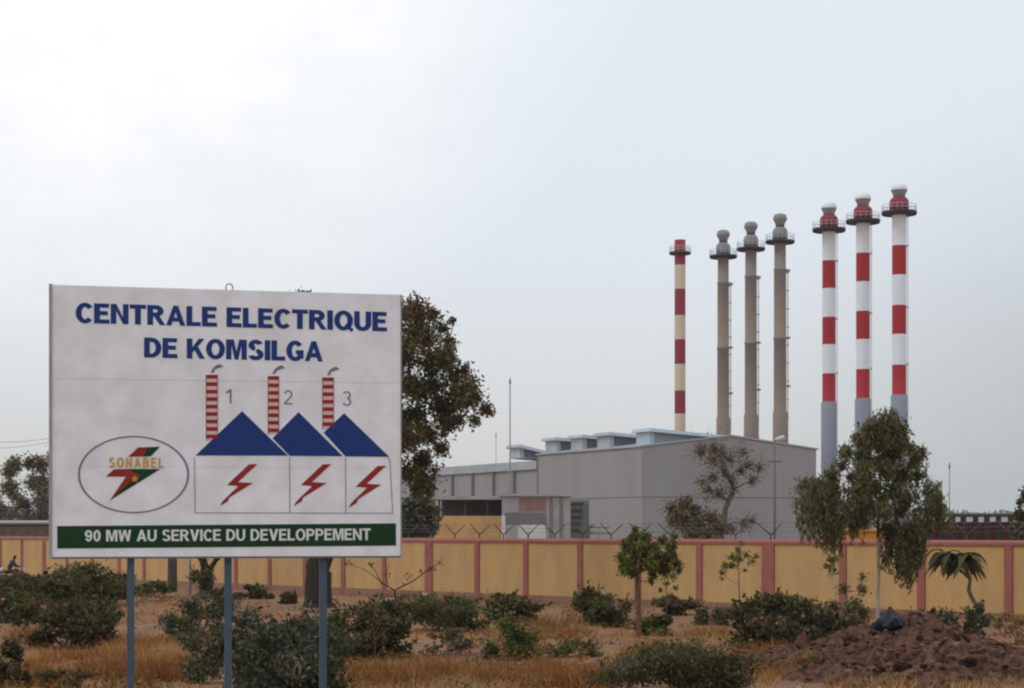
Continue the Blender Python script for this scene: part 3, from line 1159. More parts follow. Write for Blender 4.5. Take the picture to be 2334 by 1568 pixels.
for xd in (1256, 1279):
    b = MB()
    b.box(fx(xd, Y) - .12, fx(xd, Y) + .12, -.06, -.002, 0, fz(1133, Y))
    b.build("wall_rib", M['clad_dark'], bl)

Y = 158.0
cl = frontal("cooling_unit", Y, "dark louvred cooling unit beside the grey block at the hall's foot", "machine")
b = MB()
b.box(fx(1300, Y), fx(1343, Y), 0, 4, 0, fz(1140, Y))
b.build("casing", M['annex_dark'], cl)
for i in range(5):
    yd = 1145 + i * 15
    b = MB()
    b.hexa([Vector(p) for p in ((fx(1301, Y), -.05, fz(yd + 8, Y)), (fx(1330 - 2 * i, Y), -.05, fz(yd + 8, Y)), (fx(1330 - 2 * i, Y), -.002, fz(yd + 8, Y)), (fx(1301, Y), -.002, fz(yd + 8, Y)),
                                (fx(1301, Y), -.3, fz(yd, Y)), (fx(1330 - 2 * i, Y), -.3, fz(yd, Y)), (fx(1330 - 2 * i, Y), -.002, fz(yd, Y)), (fx(1301, Y), -.002, fz(yd, Y)))])
    b.build("louvre_blade", M['vent_dark'], cl)
b = MB()
for xd in (1345, 1366, 1388):
    b.tube([(fx(xd, Y), .3, 0), (fx(xd, Y), .3, fz(1196, Y))], .09, 8)
for z in (fz(1200, Y), fz(1214, Y)):
    b.tube([(fx(1343, Y), .3, z), (fx(1390, Y), .3, z)], .12, 8)
b.build("pipework", M['annex_grey'], cl)

# yellow machine housing, maroon shed, brown building
Y = 90.0
yb = frontal("machine_housing", Y, "orange yellow steel housing just showing over the wall behind the weeping tree", "machine")
b = MB()
b.box(fx(1936, Y), fx(2012, Y), 0, 2.4, .25, fz(1212, Y))
b.build("housing", M['yellow'], yb)
b = MB()
b.box(fx(1930, Y), fx(2018, Y), -.1, 2.5, fz(1212, Y) + .003, fz(1207, Y))
b.build("lid", M['yellow'], yb)
for xd in (1942, 2004):
    b = MB()
    b.box(fx(xd, Y) - .1, fx(xd, Y) + .1, .2, 2.2, -.05, .25)
    b.build("skid", M['rust_steel'], yb)

Y = 105.0
sh = frontal("open_shed", Y, "long low maroon shed with dark roof and pale sheets standing for bright gaps behind the wall", "shed")
b = MB()
b.box(fx(2085, Y), fx(2560, Y), 0, .2, 0, fz(1177, Y))
b.build("shed_wall", M['maroon'], sh)
for i in range(17):
    xd = 2090 + 26.5 * i + 13.2
    b = MB()
    wx = random.uniform(5.5, 8.5)
    b.box(fx(xd - wx, Y), fx(xd + wx, Y), -.06, -.01, fz(1189.5 + random.uniform(-1, 1), Y), fz(1178, Y))
    b.build("gap_light_sheet", M['shed_pale'], sh)  # pale sheets on a closed wall imitate sky light through gaps
for i in range(18):
    xd = 2090 + 26.5 * i
    b = MB()
    b.box(fx(xd, Y) - .12, fx(xd, Y) + .12, -.09, -.003, 0, fz(1177, Y))
    b.build("shed_post", M['shed_roof'], sh)
b = MB()
b.hexa([Vector(p) for p in ((fx(2080, Y), -.1, fz(1177, Y) + .003), (fx(2565, Y), -.1, fz(1177, Y) + .003), (fx(2565, Y), 6, fz(1174, Y)), (fx(2080, Y), 6, fz(1174, Y)),
                            (fx(2080, Y), -.1, fz(1173, Y)), (fx(2565, Y), -.1, fz(1173, Y)), (fx(2565, Y), 6, fz(1168, Y)), (fx(2080, Y), 6, fz(1168, Y)))])
b.build("shed_roof", M['shed_roof'], sh)

Y = 165.0
lb = frontal("brown_building", Y, "low brown building with pale eave behind the far end of the wall", "building")
b = MB()
b.box(fx(-160, Y), fx(150, Y), 0, 8, 0, fz(1194, Y))
b.build("building_wall", M['mud_brown'], lb)
b = MB()
b.hexa([Vector(p) for p in ((fx(-165, Y), -.6, fz(1194, Y) + .003), (fx(155, Y), -.6, fz(1194, Y) + .003), (fx(155, Y), 8.5, fz(1194, Y) + .003), (fx(-165, Y), 8.5, fz(1194, Y) + .003),
                            (fx(-165, Y), -.6, fz(1190, Y)), (fx(155, Y), -.6, fz(1190, Y)), (fx(155, Y), 8.5, fz(1186, Y)), (fx(-165, Y), 8.5, fz(1186, Y)))])
b.build("building_roof", M['pole_pale'], lb)

# ------------------------------------------------------------------ poles, masts, lamp, power line
Y = 100.0
lp = frontal("lamp_post", Y, "thin grey lamp post with crossbar standing before the gable", "lamp post")
b = MB()
b.tube([(fx(1765.5, Y), 0, -.2), (fx(1766, Y), 0, fz(1003, Y))], [.075, .045], 8)
b.build("pole", M['pole_grey'], lp)
b = MB()
b.box(fx(1748, Y), fx(1783, Y), -.04, .04, fz(1054, Y), fz(1050.5, Y))
b.build("crossbar", M['pole_grey'], lp)
b = MB()
b.tube([(fx(1766, Y), 0, fz(1003, Y)), (fx(1772, Y), 0, fz(1001, Y)), (fx(1788, Y), 0, fz(996, Y))], [.05, .10, .12], 8)
b.build("lamp_head", M['annex_white'], lp)
for xd, yt, Y, r, lab, nm_ in ((1162.5, 862, 175.0, .055, "tall thin radio mast rising behind the left wing of the hall", "radio_mast"),
                               (1130.5, 985, 230.0, .035, "short faint antenna left of the tall mast", "radio_mast"),
                               (2164, 1055, 180.0, .05, "thin mast standing right of the weeping tree", "radio_mast")):
    m_ = frontal(nm_, Y, lab, "mast")
    b = MB()
    b.tube([(fx(xd, Y), 0, -.2), (fx(xd, Y), 0, fz(yt + 12, Y))], [r * 1.3, r], 6)
    b.build("mast_pole", M['pole_pale'], m_)
    b = MB()
    b.tube([(fx(xd, Y), 0, fz(yt + 12, Y)), (fx(xd, Y), 0, fz(yt + 10, Y)), (fx(xd, Y), 0, fz(yt, Y))], [r * 1.8, r * 1.8, r * .8], 6)
    b.build("mast_tip", M['pole_grey'], m_)
Y = 92.0
up = frontal("utility_pole", Y, "thick grey utility pole seen under the board in front of the wall", "pole")
b = MB()
b.tube([(fx(393, Y), 0, -.2), (fx(393, Y), 0, fz(880, Y))], [.23, .15], 10)
b.build("pole", M['pole_grey'], up)
b = MB()
b.box(fx(393, Y) - .9, fx(393, Y) + .9, -.06, .06, fz(905, Y), fz(902, Y))
b.build("crossarm", M['pole_grey'], up)
for ya, yb_ in ((903, 985), (908, 968)):
    b = MB()
    P0 = Vector((fx(393, Y), -.1, fz(ya, Y)))
    P1 = Vector((fx(-260, Y), 20, fz(yb_, Y)))
    b.tube([P0.lerp(P1, t) - Vector((0, 0, 1.1 * 4 * t * (1 - t) * .5)) for t in np.linspace(0, 1, 16)], .012, 4)
    b.build("overhead_cable", M['wire'], up)
Y = 88.0
pp = frontal("thin_post", Y, "slim pale metal post beside the thick grey pole", "post")
b = MB()
b.tube([(fx(433, Y), 0, -.2), (fx(433, Y), 0, 2.6)], .06, 8)
b.build("post_shaft", M['pole_pale'], pp)
b = MB()
b.lathe([(.08, 2.6), (.08, 2.64), (.03, 2.68)], 10, c=(fx(433, Y), 0))
b.build("post_cap", M['pole_grey'], pp)


# ------------------------------------------------------------------ vegetation
def clump_blobs(cx, cy, z0, w, hgt, n, dep=None, sub=0.33):
    """irregular dome of small clumps"""
    out_ = []
    dep = dep or w
    for i in range(n):
        a = random.uniform(0, 2 * math.pi)
        rr = math.sqrt(random.uniform(0, 1)) * 0.85
        zz = random.uniform(.12, 1.0) * math.sqrt(max(0.05, 1 - rr * rr * .95))
        s = sub * random.uniform(.55, 1.1)
        out_.append((cx + rr * math.cos(a) * w / 2 * .9, cy + rr * math.sin(a) * dep / 2 * .9, z0 + zz * hgt * .86,
                     w * .5 * s, dep * .5 * s, hgt * .5 * s * 1.0))
    return out_


SHRUBS = 0


def shrub(xd, yd, wpx, hpx, label, mats, n=2600, leaf=.05, clumps=16, Y=None, sub=.36, stems=7, weights=None, name="shrub", spike=0.25, group="shrubs on the dry ground"):
    y = Y or gy(yd)
    k = y / F
    w, hh = wpx * k * 1.16, hpx * k * 1.24
    x = (xd - CX) * k
    root = empty(name, (x, y, gheight(x, y) - .02), label, "shrub", group)
    bl = clump_blobs(0, 0, 0, w, hh, clumps, dep=min(w, 2.6), sub=sub)
    pts, kk = blob_points(bl, n=int(n * 1.5), shell=.45, soft=.5)
    pts[:, 2] = np.abs(pts[:, 2] - .02) + .02
    # sprigs poking out of the outline
    ns = int(spike * n / 12)
    sb = MB()
    for i in range(stems):
        a = random.uniform(0, 2 * math.pi)
        t = bl[random.randrange(len(bl))]
        p1 = Vector(t[:3])
        sb.tube([(random.uniform(-.06, .06), random.uniform(-.06, .06), -.05), p1 * .5 + Vector((0, 0, hh * .06)), p1], [.018, .013, .006], 5)
    extra = []
    for i in range(ns):
        t = bl[random.randrange(len(bl))]
        d = Vector((random.gauss(0, 1), random.gauss(0, 1), random.gauss(.7, .7))).normalized()
        o = Vector(t[:3]) + Vector((d.x * t[3], d.y * t[4], d.z * t[5])) * .8
        L = random.uniform(.1, .28) * min(1.2, max(hh, .5))
        for q in range(8):
            extra.append(o + d * L * q / 7 + Vector((random.gauss(0, .015), random.gauss(0, .015), random.gauss(0, .015))))
        if i % 3 == 0:
            sb.tube([o, o + d * L], [.006, .003], 4)
    if extra:
        pts = np.vstack([pts, np.array([e[:] for e in extra])])
        kk = np.concatenate([kk, rng.integers(0, clumps, len(extra))])
    pts[:, 2] = np.maximum(pts[:, 2], .01)
    V = leaves(pts, leaf * random.uniform(.85, 1.35), aspect=random.uniform(.3, .6))
    wts = weights or [1 / len(mats)] * len(mats)
    cm = rng.choice(len(mats), size=clumps, p=wts)
    mi = np.where(rng.uniform(size=len(pts)) < .65, cm[kk], rng.choice(len(mats), size=len(pts), p=wts))
    np_mesh("foliage", V, 4, [M[q] for q in mats], mi, root)
    sb.build("stems", M['bark_grey'], root)
    return root


D3 = ['leaf_deep', 'leaf_dark', 'leaf_olive', 'leaf_brown']
WD = [.3, .32, .26, .12]
G3 = ['leaf_dark', 'leaf_green', 'leaf_deep', 'leaf_lime']
WG = [.32, .34, .22, .12]
B3 = ['leaf_blue', 'leaf_deep', 'leaf_dusty_haze', 'leaf_dark']
WB = [.40, .26, .12, .22]
shrub(150, 1474, 215, 150, "wide very dark bush left of the first sign post", D3, 5200, .05, 22, weights=[.5, .3, .15, .05])
shrub(150, 1400, 270, 92, "long low dark green bush in front of the motorcyclist", ['leaf_dark', 'leaf_deep', 'leaf_green', 'leaf_olive'], 4600, .07, 24, Y=72, weights=[.35, .25, .25, .15])
shrub(28, 1392, 120, 62, "dark low bush hiding the motorcycle's wheels at the left edge", ['leaf_deep', 'leaf_dark', 'leaf_olive'], 2600, .07, 14, Y=76, weights=[.4, .4, .2])
shrub(60, 1365, 130, 40, "olive scrub along the far wall under the rider", ['leaf_olive', 'leaf_dark', 'leaf_brown'], 1700, .08, 12, Y=92)
shrub(170, 1345, 140, 62, "bright topped green bush against the far wall", G3, 2600, .08, 14, Y=86, weights=[.2, .5, .15, .15])
shrub(268, 1350, 62, 60, "small upright bush just left of the first sign post", D3, 1100, .08, 9, Y=86)
shrub(270, 1378, 110, 45, "low dark bush at the left foot of the first post", D3, 1500, .07, 10, Y=78)
shrub(355, 1362, 110, 34, "low bright green bush right of the first sign post", G3, 1700, .07, 12, Y=84, weights=[.25, .5, .15, .1])
shrub(452, 1334, 80, 62, "dark bush round the forked tree under the board", D3, 1500, .08, 10, Y=86)
shrub(500, 1372, 110, 26, "flat dark bush behind the middle sign post", D3, 900, .07, 8, Y=80)
shrub(578, 1366, 80, 34, "small green bush at the wall between two sign posts", G3, 1100, .07, 9, Y=80)
shrub(650, 1378, 60, 34, "sparse little bush left of the thick trunk", D3, 500, .06, 7, Y=74)
shrub(450, 1462, 155, 118, "rounded dark bush with light green top behind the middle post", ['leaf_deep', 'leaf_blue', 'leaf_green', 'leaf_dusty_haze'], 3600, .05, 18, weights=[.35, .3, .25, .1])
shrub(625, 1625, 310, 212, "big blue green bush in front of the middle sign post", B3, 9500, .035, 30, Y=28.5, weights=[.45, .28, .12, .15])
shrub(460, 1560, 120, 120, "sparse grey green bush at the foot of the middle post", ['leaf_dusty_haze', 'leaf_blue', 'leaf_dark'], 1500, .035, 14, Y=33)
shrub(835, 1500, 200, 140, "broad dark bush right of the third sign post", D3, 5000, .05, 22, weights=[.4, .36, .18, .06])
shrub(1010, 1440, 190, 86, "dark leafy bush before the wall, right of the board", ['leaf_deep', 'leaf_dark', 'leaf_green', 'leaf_olive'], 4000, .055, 20, weights=[.36, .36, .2, .08])
shrub(1172, 1418, 135, 66, "dark bush touching the broad dark one beside the board", D3, 2300, .06, 14)
shrub(1172, 1500, 120, 84, "yellowish green bright bush in front of two dark ones", ['leaf_lime', 'leaf_green', 'leaf_deep', 'leaf_dark'], 2500, .045, 14, weights=[.36, .32, .16, .16])
shrub(1020, 1492, 110, 60, "thin brownish scrub below the dark bushes", ['leaf_brown', 'leaf_dusty_haze', 'leaf_dark'], 700, .04, 9)
shrub(1310, 1496, 105, 56, "small sparse plant on bare soil at picture centre", G3, 750, .05, 8, spike=.6)
shrub(1375, 1424, 135, 92, "rounded dark bush left of the small leafy tree", ['leaf_deep', 'leaf_dark', 'leaf_olive', 'leaf_green'], 3200, .055, 18, weights=[.38, .36, .16, .1])
shrub(1490, 1448, 100, 44, "low bush spreading at the foot of the small leafy tree", G3, 1600, .045, 12)
shrub(1545, 1404, 120, 42, "low dark bush along the wall behind the small tree", D3, 1500, .06, 11)
shrub(1635, 1422, 90, 46, "small dusty bush between the sapling and the big dark bush", D3, 1200, .055, 9)
shrub(1790, 1476, 320, 104, "largest dark brownish bush in front of the wide pilaster", ['leaf_deep', 'leaf_dark', 'leaf_brown', 'leaf_olive'], 7600, .05, 30, weights=[.42, .33, .14, .11])
shrub(1540, 1608, 360, 112, "wide dark bush cut off by the bottom of the picture", ['leaf_deep', 'leaf_dark', 'leaf_olive', 'leaf_dusty_haze'], 9000, .032, 34, Y=30.5, weights=[.42, .34, .18, .06])
shrub(2125, 1432, 145, 66, "grey green spiky bush behind the earth mound", B3, 2600, .05, 14, weights=[.42, .28, .2, .1], Y=48)
shrub(2232, 1462, 60, 70, "small bush at the foot of the big leaved plant", B3, 900, .045, 8, Y=47)
shrub(8, 1400, 60, 78, "black green bush at the left edge", ['leaf_deep', 'leaf_dark'], 1400, .06, 9, Y=56)
shrub(22, 1590, 90, 115, "brown green bush in the bottom left corner", ['leaf_dark', 'leaf_brown', 'leaf_deep'], 1900, .035, 12, Y=31)
shrub(150, 1575, 120, 52, "low weedy bush right of the corner bush", ['leaf_dark', 'leaf_brown', 'leaf_green'], 1200, .03, 10, Y=31.5)
shrub(1830, 1545, 90, 60, "pale straw coloured weed beside the mound", ['straw', 'leaf_olive', 'leaf_lime'], 500, .035, 8, Y=35, spike=.6)
shrub(2300, 1455, 70, 60, "thin pale weed at the wall near the right edge", ['leaf_dusty_haze', 'leaf_olive', 'straw'], 380, .04, 7, Y=50, spike=.6)
shrub(905, 1356, 115, 40, "brown dry scrub with twigs under the board's right corner", ['leaf_brown', 'straw_red', 'leaf_dark'], 900, .05, 10, Y=66)


def limb(mb, pts, r0, r1, n=7):
    pts = [Vector(p) for p in pts]
    # smooth out
    q = []
    for i in range(len(pts) - 1):
        for t in np.linspace(0, 1, 4, endpoint=False):
            q.append(pts[i].lerp(pts[i + 1], t) + Vector((random.gauss(0, 1), random.gauss(0, 1), random.gauss(0, 1))) * r0 * .12 * (1 if i + t > 0 else 0))
    q.append(pts[-1])
    mb.tube(q, list(np.linspace(r0, r1, len(q))), n)


def tree(name, base, trunk, tr, blobs, label, mats, n, leaf, bark, weights=None, droop=0.0, aspect=.45, shell=.45, cat="tree", group=None, limbs=True, extra=None, trunk_top=.45, leader=None, twigs=4, twig_len=1.05):
    """trunk: world points; blobs: world clumps; each clump gets a limb from the trunk"""
    root = empty(name, base, label, cat, group)
    off = Vector(base)
    tb = MB()
    tp = [Vector(p) - off for p in trunk]
    limb(tb, tp, tr, tr * trunk_top, 9)
    tb.tube([tp[0] - Vector((0, 0, .15)), tp[0], tp[0] + (tp[1] - tp[0]) * .12], [tr * 1.5, tr * 1.28, tr * 1.0], 9)
    lb_ = [(bb[0] - off.x, bb[1] - off.y, bb[2] - off.z, bb[3], bb[4], bb[5]) for bb in blobs]
    lm = MB()
    if leader:
        tp = tp + [Vector(p) - off for p in leader]
        limb(lm, tp[-len(leader) - 1:], tr * trunk_top, tr * .3, 7)
    if limbs:
        nodes = [(tp[i].lerp(tp[i + 1], t), 1.0) for i in range(len(tp) - 1) for t in (0.3, .6, .95) if i + t > .4]
        for bb in sorted(lb_, key=lambda q: min((Vector(q[:3]) - p).length for p in tp)):
            c = Vector(bb[:3])
            st_, lv = min(nodes, key=lambda q: (q[0] - c).length * (1.25 if q[1] < 1 else 1) + max(0, q[0].z - c.z) * 1.2)
            L_ = (c - st_).length
            mid = st_.lerp(c, .5) + Vector((random.gauss(0, .12), random.gauss(0, .12), .14 + random.gauss(0, .08))) * L_
            r_ = max(tr * .05, min(tr * .34, L_ * .045) * lv)
            limb(lm, [st_, mid, c], r_, r_ * .3, 5)
            nodes.append((c, lv * .62))
            nodes.append((mid, lv * .75))
            for q in range(twigs):
                d = Vector((random.gauss(0, 1), random.gauss(0, 1), random.gauss(.2, 1))).normalized()
                e = c + Vector((d.x * bb[3], d.y * bb[4], d.z * bb[5])) * twig_len * random.uniform(.7, 1.2)
                lm.tube([mid.lerp(c, .6), c.lerp(e, .5), e], [r_ * .4, r_ * .25, r_ * .1], 4)
    tb.build("trunk", bark, root)
    if lm.v:
        lm.build("limbs", M['bark'] if bark in (M['bark'], M['bark_pale']) else bark, root)
    pts, kk = blob_points(lb_, n=n, shell=shell, soft=.85)
    V = leaves(pts, leaf, aspect, droop)
    wts = weights or [1 / len(mats)] * len(mats)
    cm = rng.choice(len(mats), size=len(blobs), p=wts)
    mi = np.where(rng.uniform(size=len(pts)) < .55, cm[kk], rng.choice(len(mats), size=len(pts), p=wts))
    if extra is not None:
        ev, em_ = extra
        V = np.vstack([V, ev - np.array(off[:])])
        mi = np.concatenate([mi, em_])
    np_mesh("crown", V, 4, [M[q] for q in mats], mi, root)
    return root


def pblobs_(lst, Y, dj):                 # looser clumps
    return [(a, b_, c, d * 1.75, e * 1.75, f * 1.75) for a, b_, c, d, e, f in pblobs(lst, Y, dj)]


def pblobs(lst, Y, dj=1.0, depth_r=None, jit=0):
    o = []
    for e in lst:
        x, y, r = e[:3]
        rz = e[3] if len(e) > 3 else r
        yy = Y + random.uniform(-dj, dj)
        p = at(x, y, Y)
        o.append((p.x, yy, p.z, r / F * Y, (depth_r or r / F * Y), rz / F * Y))
    return o


# big tree behind the board
Y = 70.0
main = []
for x, yv, r in ((930, 690, 30), (955, 720, 34), (915, 705, 28), (985, 715, 24), (1005, 740, 22), (935, 760, 40), (975, 775, 36), (1020, 770, 22), (1035, 745, 14),
                 (930, 820, 38), (985, 830, 38), (1025, 815, 26), (1030, 850, 28), (1055, 835, 22), (935, 880, 38), (990, 885, 40), (1040, 885, 34), (1075, 880, 26), (1085, 915, 24),
                 (1105, 930, 22), (1118, 940, 13), (1060, 930, 26), (1010, 935, 26), (950, 945, 36), (1085, 965, 18), (1030, 975, 22), (975, 990, 34), (930, 1010, 36), (1005, 1020, 24),
                 (960, 1045, 32), (1015, 990, 16), (925, 1075, 34), (965, 1090, 26), (995, 1075, 14), (950, 1120, 18), (975, 1125, 12)):
    main.append((x, yv, r * 1.0))
ed_y = [650, 700, 740, 780, 830, 880, 930, 960, 1000, 1050, 1100, 1135]
ed_x = [935, 1000, 1040, 1035, 1055, 1090, 1120, 1095, 1035, 1020, 1000, 985]
for i in range(20):
    yv = random.uniform(690, 1110)
    xe = float(np.interp(yv, ed_y, ed_x)) - 26
    main.append((random.uniform(912, max(920, xe)), yv, random.uniform(20, 32)))
bl1 = pblobs(main, Y, 2.2)
# the far side of the crown, behind the board
for i in range(38):
    a = random.uniform(0, 2 * math.pi)
    rr = math.sqrt(random.uniform(0, 1))
    x = 720 + 230 * rr * math.cos(a)
    yv = 890 + 205 * rr * math.sin(a)
    if x < 915 and yv > 765:
        bl1 += pblobs([(x, yv, random.uniform(30, 48))], Y, 3.2)
bl1 += pblobs([(690, 668, 14, 10), (672, 672, 10), (708, 672, 10)], Y, .3)
bx = at(727, 1388, Y)
tree("savanna_tree", (bx.x, Y, gheight(bx.x, Y)), [(bx.x, Y, gheight(bx.x, Y)), at(725, 1290, Y), at(735, 1180, Y), at(760, 1050, Y), at(770, 880, Y)], .52,
     bl1, "big olive brown tree with thick dark trunk behind the board", ['leaf_olive', 'leaf_dark', 'leaf_brown', 'leaf_deep'], 50000, .085, M['bark'],
     weights=[.42, .24, .24, .10], shell=.6)

# dark green tree inside the wall, right of the board
Y = 118.0
b2 = pblobs([(930, 1160, 26), (960, 1150, 24), (985, 1165, 20), (905, 1180, 26), (945, 1195, 26), (980, 1200, 20), (995, 1180, 12), (890, 1150, 26), (965, 1215, 22), (925, 1215, 24)], Y, 1.2)
bx = at(945, 1230, Y)
tree("dark_tree", (bx.x, Y, ground(Y)), [(bx.x, Y, ground(Y)), at(945, 1230, Y), at(945, 1170, Y)], .16, b2,
     "dense dark green tree inside the wall below the olive crown", ['leaf_dark', 'leaf_blue', 'leaf_olive'], 5200, .16, M['bark'], weights=[.5, .3, .2])

# hazy tree at the far left, haze painted into its pale leaves
Y = 215.0
b3 = pblobs([(20, 1075, 20), (45, 1062, 22), (70, 1055, 18), (95, 1060, 24), (120, 1050, 30), (35, 1110, 22), (65, 1100, 24), (95, 1100, 24), (20, 1130, 18), (50, 1150, 22), (85, 1145, 24), (110, 1130, 26),
             (60, 1185, 24), (95, 1180, 26), (15, 1170, 20), (130, 1100, 30), (150, 1060, 30), (160, 1130, 40), (110, 1210, 24), (25, 1205, 22)], Y, 3)
bx = at(92, 1235, Y)
tree("hazy_tree", (bx.x, Y, ground(Y)), [(bx.x, Y, ground(Y)), at(92, 1180, Y), at(95, 1120, Y), at(98, 1080, Y)], .3, b3,
     "hazy brownish tree left of the board beyond the wall", ['leaf_dusty_haze', 'leaf_olive', 'leaf_brown'], 15000, .2, M['bark_grey'], weights=[.72, .06, .22], shell=.5)
Y = 190.0
b3 = pblobs([(-10, 1150, 24), (10, 1165, 18), (-40, 1140, 30), (15, 1190, 24), (-15, 1190, 24)], Y, 2)
bx = at(-12, 1230, Y)
tree("hazy_tree", (bx.x, Y, ground(Y)), [(bx.x, Y, ground(Y)), at(-12, 1190, Y), at(-15, 1150, Y)], .22, b3,
     "lower hazy bushy tree cut by the left edge", ['leaf_dusty_haze', 'leaf_olive', 'leaf_brown'], 5000, .2, M['bark_grey'], weights=[.72, .06, .22])

# forked tree under the board, by the wall
Y = 88.0
bx = at(470, 1345, Y)
b4 = pblobs([(440, 1225, 45), (480, 1200, 50), (515, 1225, 40), (470, 1150, 55)], Y, .8)
tree("forked_tree", (bx.x, Y, gheight(bx.x, Y)), [(bx.x, Y, gheight(bx.x, Y)), at(471, 1310, Y), at(464, 1275, Y), at(455, 1235, Y)], .26, b4,
     "forked brown trunk seen below the board against the wall", ['leaf_dark', 'leaf_olive'], 2200, .1, M['bark'])
ft = bpy.data.objects["forked_tree"]
b = MB()
o_ = Vector(ft.location)
limb(b, [at(474, 1310, Y) - o_, at(488, 1283, Y) - o_, at(505, 1262, Y) - o_], .13, .09, 7)
limb(b, [at(466, 1283, Y) - o_, at(440, 1262, Y) - o_], .09, .06, 6)
b.build("branch", M['bark'], ft)

# dry brown tree in front of the gable
Y = 112.0
b5 = pblobs_([(1600, 1030, 16), (1625, 1022, 18), (1650, 1030, 16), (1625, 1050, 18), (1665, 1045, 14), (1690, 1030, 14), (1705, 1060, 14), (1728, 1068, 13), (1690, 1075, 12), (1650, 1075, 14),
             (1625, 1090, 12), (1600, 1100, 10), (1665, 1095, 12), (1715, 1098, 10), (1640, 1125, 16), (1610, 1120, 14), (1668, 1120, 10), (1715, 1188, 10), (1695, 1195, 12), (1670, 1205, 14)], Y, 1.0)
bx = at(1645, 1228, Y)
tree("dry_tree", (bx.x, Y, ground(Y)), [(bx.x, Y, ground(Y)), at(1645, 1215, Y), at(1655, 1160, Y), at(1672, 1115, Y), at(1655, 1075, Y), at(1640, 1040, Y)], .2, b5,
     "nearly bare brown tree with twisted limbs before the grey gable", ['leaf_brown', 'leaf_olive', 'leaf_dusty_haze'], 3600, .075, M['bark_grey'], weights=[.55, .2, .25], shell=.7, twigs=16, twig_len=1.9)
b5 = pblobs([(1535, 1160, 22), (1560, 1150, 24), (1585, 1165, 22), (1530, 1190, 18), (1560, 1190, 26), (1595, 1195, 26), (1625, 1180, 22), (1640, 1205, 24), (1575, 1215, 24), (1610, 1220, 24), (1540, 1175, 16)], Y - 6, .8)
bx = at(1590, 1230, Y - 6)
tree("dry_tree", (bx.x, Y - 6, ground(Y)), [(bx.x, Y - 6, ground(Y)), at(1590, 1220, Y - 6), at(1585, 1180, Y - 6)], .12, b5,
     "bushy rusty brown tree low over the wall before the gable", ['leaf_brown', 'leaf_olive', 'leaf_dark'], 5200, .085, M['bark_grey'], weights=[.68, .2, .12])

# weeping gum tree with white trunk
Y = 54.0
lst = [(2010, 965, 36), (1975, 985, 34), (2045, 980, 36), (2010, 1000, 40), (1950, 1005, 26), (2070, 1010, 30), (1945, 1030, 24), (1985, 1035, 34), (2040, 1035, 34), (2085, 1045, 26),
       (1920, 1060, 22), (1960, 1075, 30), (2010, 1075, 30), (2065, 1080, 30), (2100, 1085, 22), (2095, 1060, 18), (1890, 1085, 24), (1870, 1110, 24), (1845, 1100, 18), (1850, 1130, 20), (1820, 1110, 10), (1905, 1120, 26),
       (1945, 1120, 28), (1990, 1115, 30), (2040, 1120, 28), (2110, 1120, 20), (2135, 1135, 18), (1885, 1150, 24), (1925, 1160, 26), (1970, 1160, 28), (2010, 1165, 26), (2055, 1165, 22), (2120, 1160, 16), (2145, 1165, 13),
       (1900, 1190, 20), (1940, 1195, 22), (1975, 1190, 18), (2030, 1205, 24), (2065, 1210, 26), (2080, 1185, 18)]
for i in range(14):
    yv = random.uniform(975, 1185)
    xa = float(np.interp(yv, [960, 1000, 1050, 1100, 1190], [1965, 1935, 1895, 1845, 1862]))
    xb = float(np.interp(yv, [960, 1000, 1050, 1100, 1150, 1190], [2065, 2085, 2100, 2120, 2135, 2120]))
    lst.append((random.uniform(xa, xb), yv, random.uniform(17, 27)))
b6 = pblobs([(x, yv, r * .95) for x, yv, r in lst], Y, 1.1)
ex, exm = [], []


def strand(x0, y0, length, n, spread, mi):
    yy = Y + random.uniform(-.9, .9)
    p0 = at(x0, y0, Y)
    sway = random.uniform(-.12, .12)
    L = length / F * Y
    c = np.empty((n, 3))
    t = rng.uniform(0, 1, n)
    c[:, 0] = p0.x + sway * t * L + rng.normal(0, spread, n)
    c[:, 1] = yy + rng.normal(0, spread, n)
    c[:, 2] = p0.z - t * L
    ex.append(leaves(c, .085, .22, .75))
    exm.append(rng.choice(4, size=n, p=[.55, .2, .15, .1]) if mi is None else np.full(n, mi))


for i in range(70):
    strand(random.uniform(1835, 1960), random.uniform(1090, 1190), random.uniform(45, 95), 42, .05, None)
for i in range(7):
    strand(random.uniform(1885, 1925), random.uniform(1190, 1215), random.uniform(40, 65), 30, .04, None)
for i in range(46):
    strand(random.uniform(2020, 2105), random.uniform(1180, 1235), random.uniform(50, 85), 50, .05, random.choice((2, 2, 0, 1)))
for i in range(14):
    strand(random.uniform(2052, 2092), random.uniform(1250, 1290), random.uniform(45, 75), 50, .045, random.choice((2, 2, 0)))
for i in range(5):
    strand(random.uniform(2024, 2038), random.uniform(1215, 1235), random.uniform(45, 65), 40, .035, 2)
for i in range(30):
    strand(random.uniform(1940, 2140), random.uniform(1040, 1150), random.uniform(35, 70), 34, .05, None)
for i in range(34):
    strand(random.uniform(2090, 2155), random.uniform(1120, 1175), random.uniform(35, 65), 34, .05, None)
for i in range(26):
    strand(random.uniform(1815, 1885), random.uniform(1085, 1150), random.uniform(50, 100), 36, .055, None)
bx = at(1999, 1428, Y)
tree("weeping_tree", (bx.x, Y, gheight(bx.x, Y)), [(bx.x, Y, gheight(bx.x, Y)), at(2003, 1330, Y), at(2001, 1225, Y)], .052,
     b6, "tall weeping tree with thin white trunk and hanging foliage", ['leaf_gum', 'leaf_olive', 'leaf_dark', 'leaf_brown'], 20000, .07, M['bark_pale'],
     weights=[.52, .24, .20, .04], droop=.45, aspect=.3, extra=(np.vstack(ex), np.concatenate(exm)), trunk_top=.7, shell=.6, leader=[at(2006, 1120, Y), at(2012, 1000, Y)])

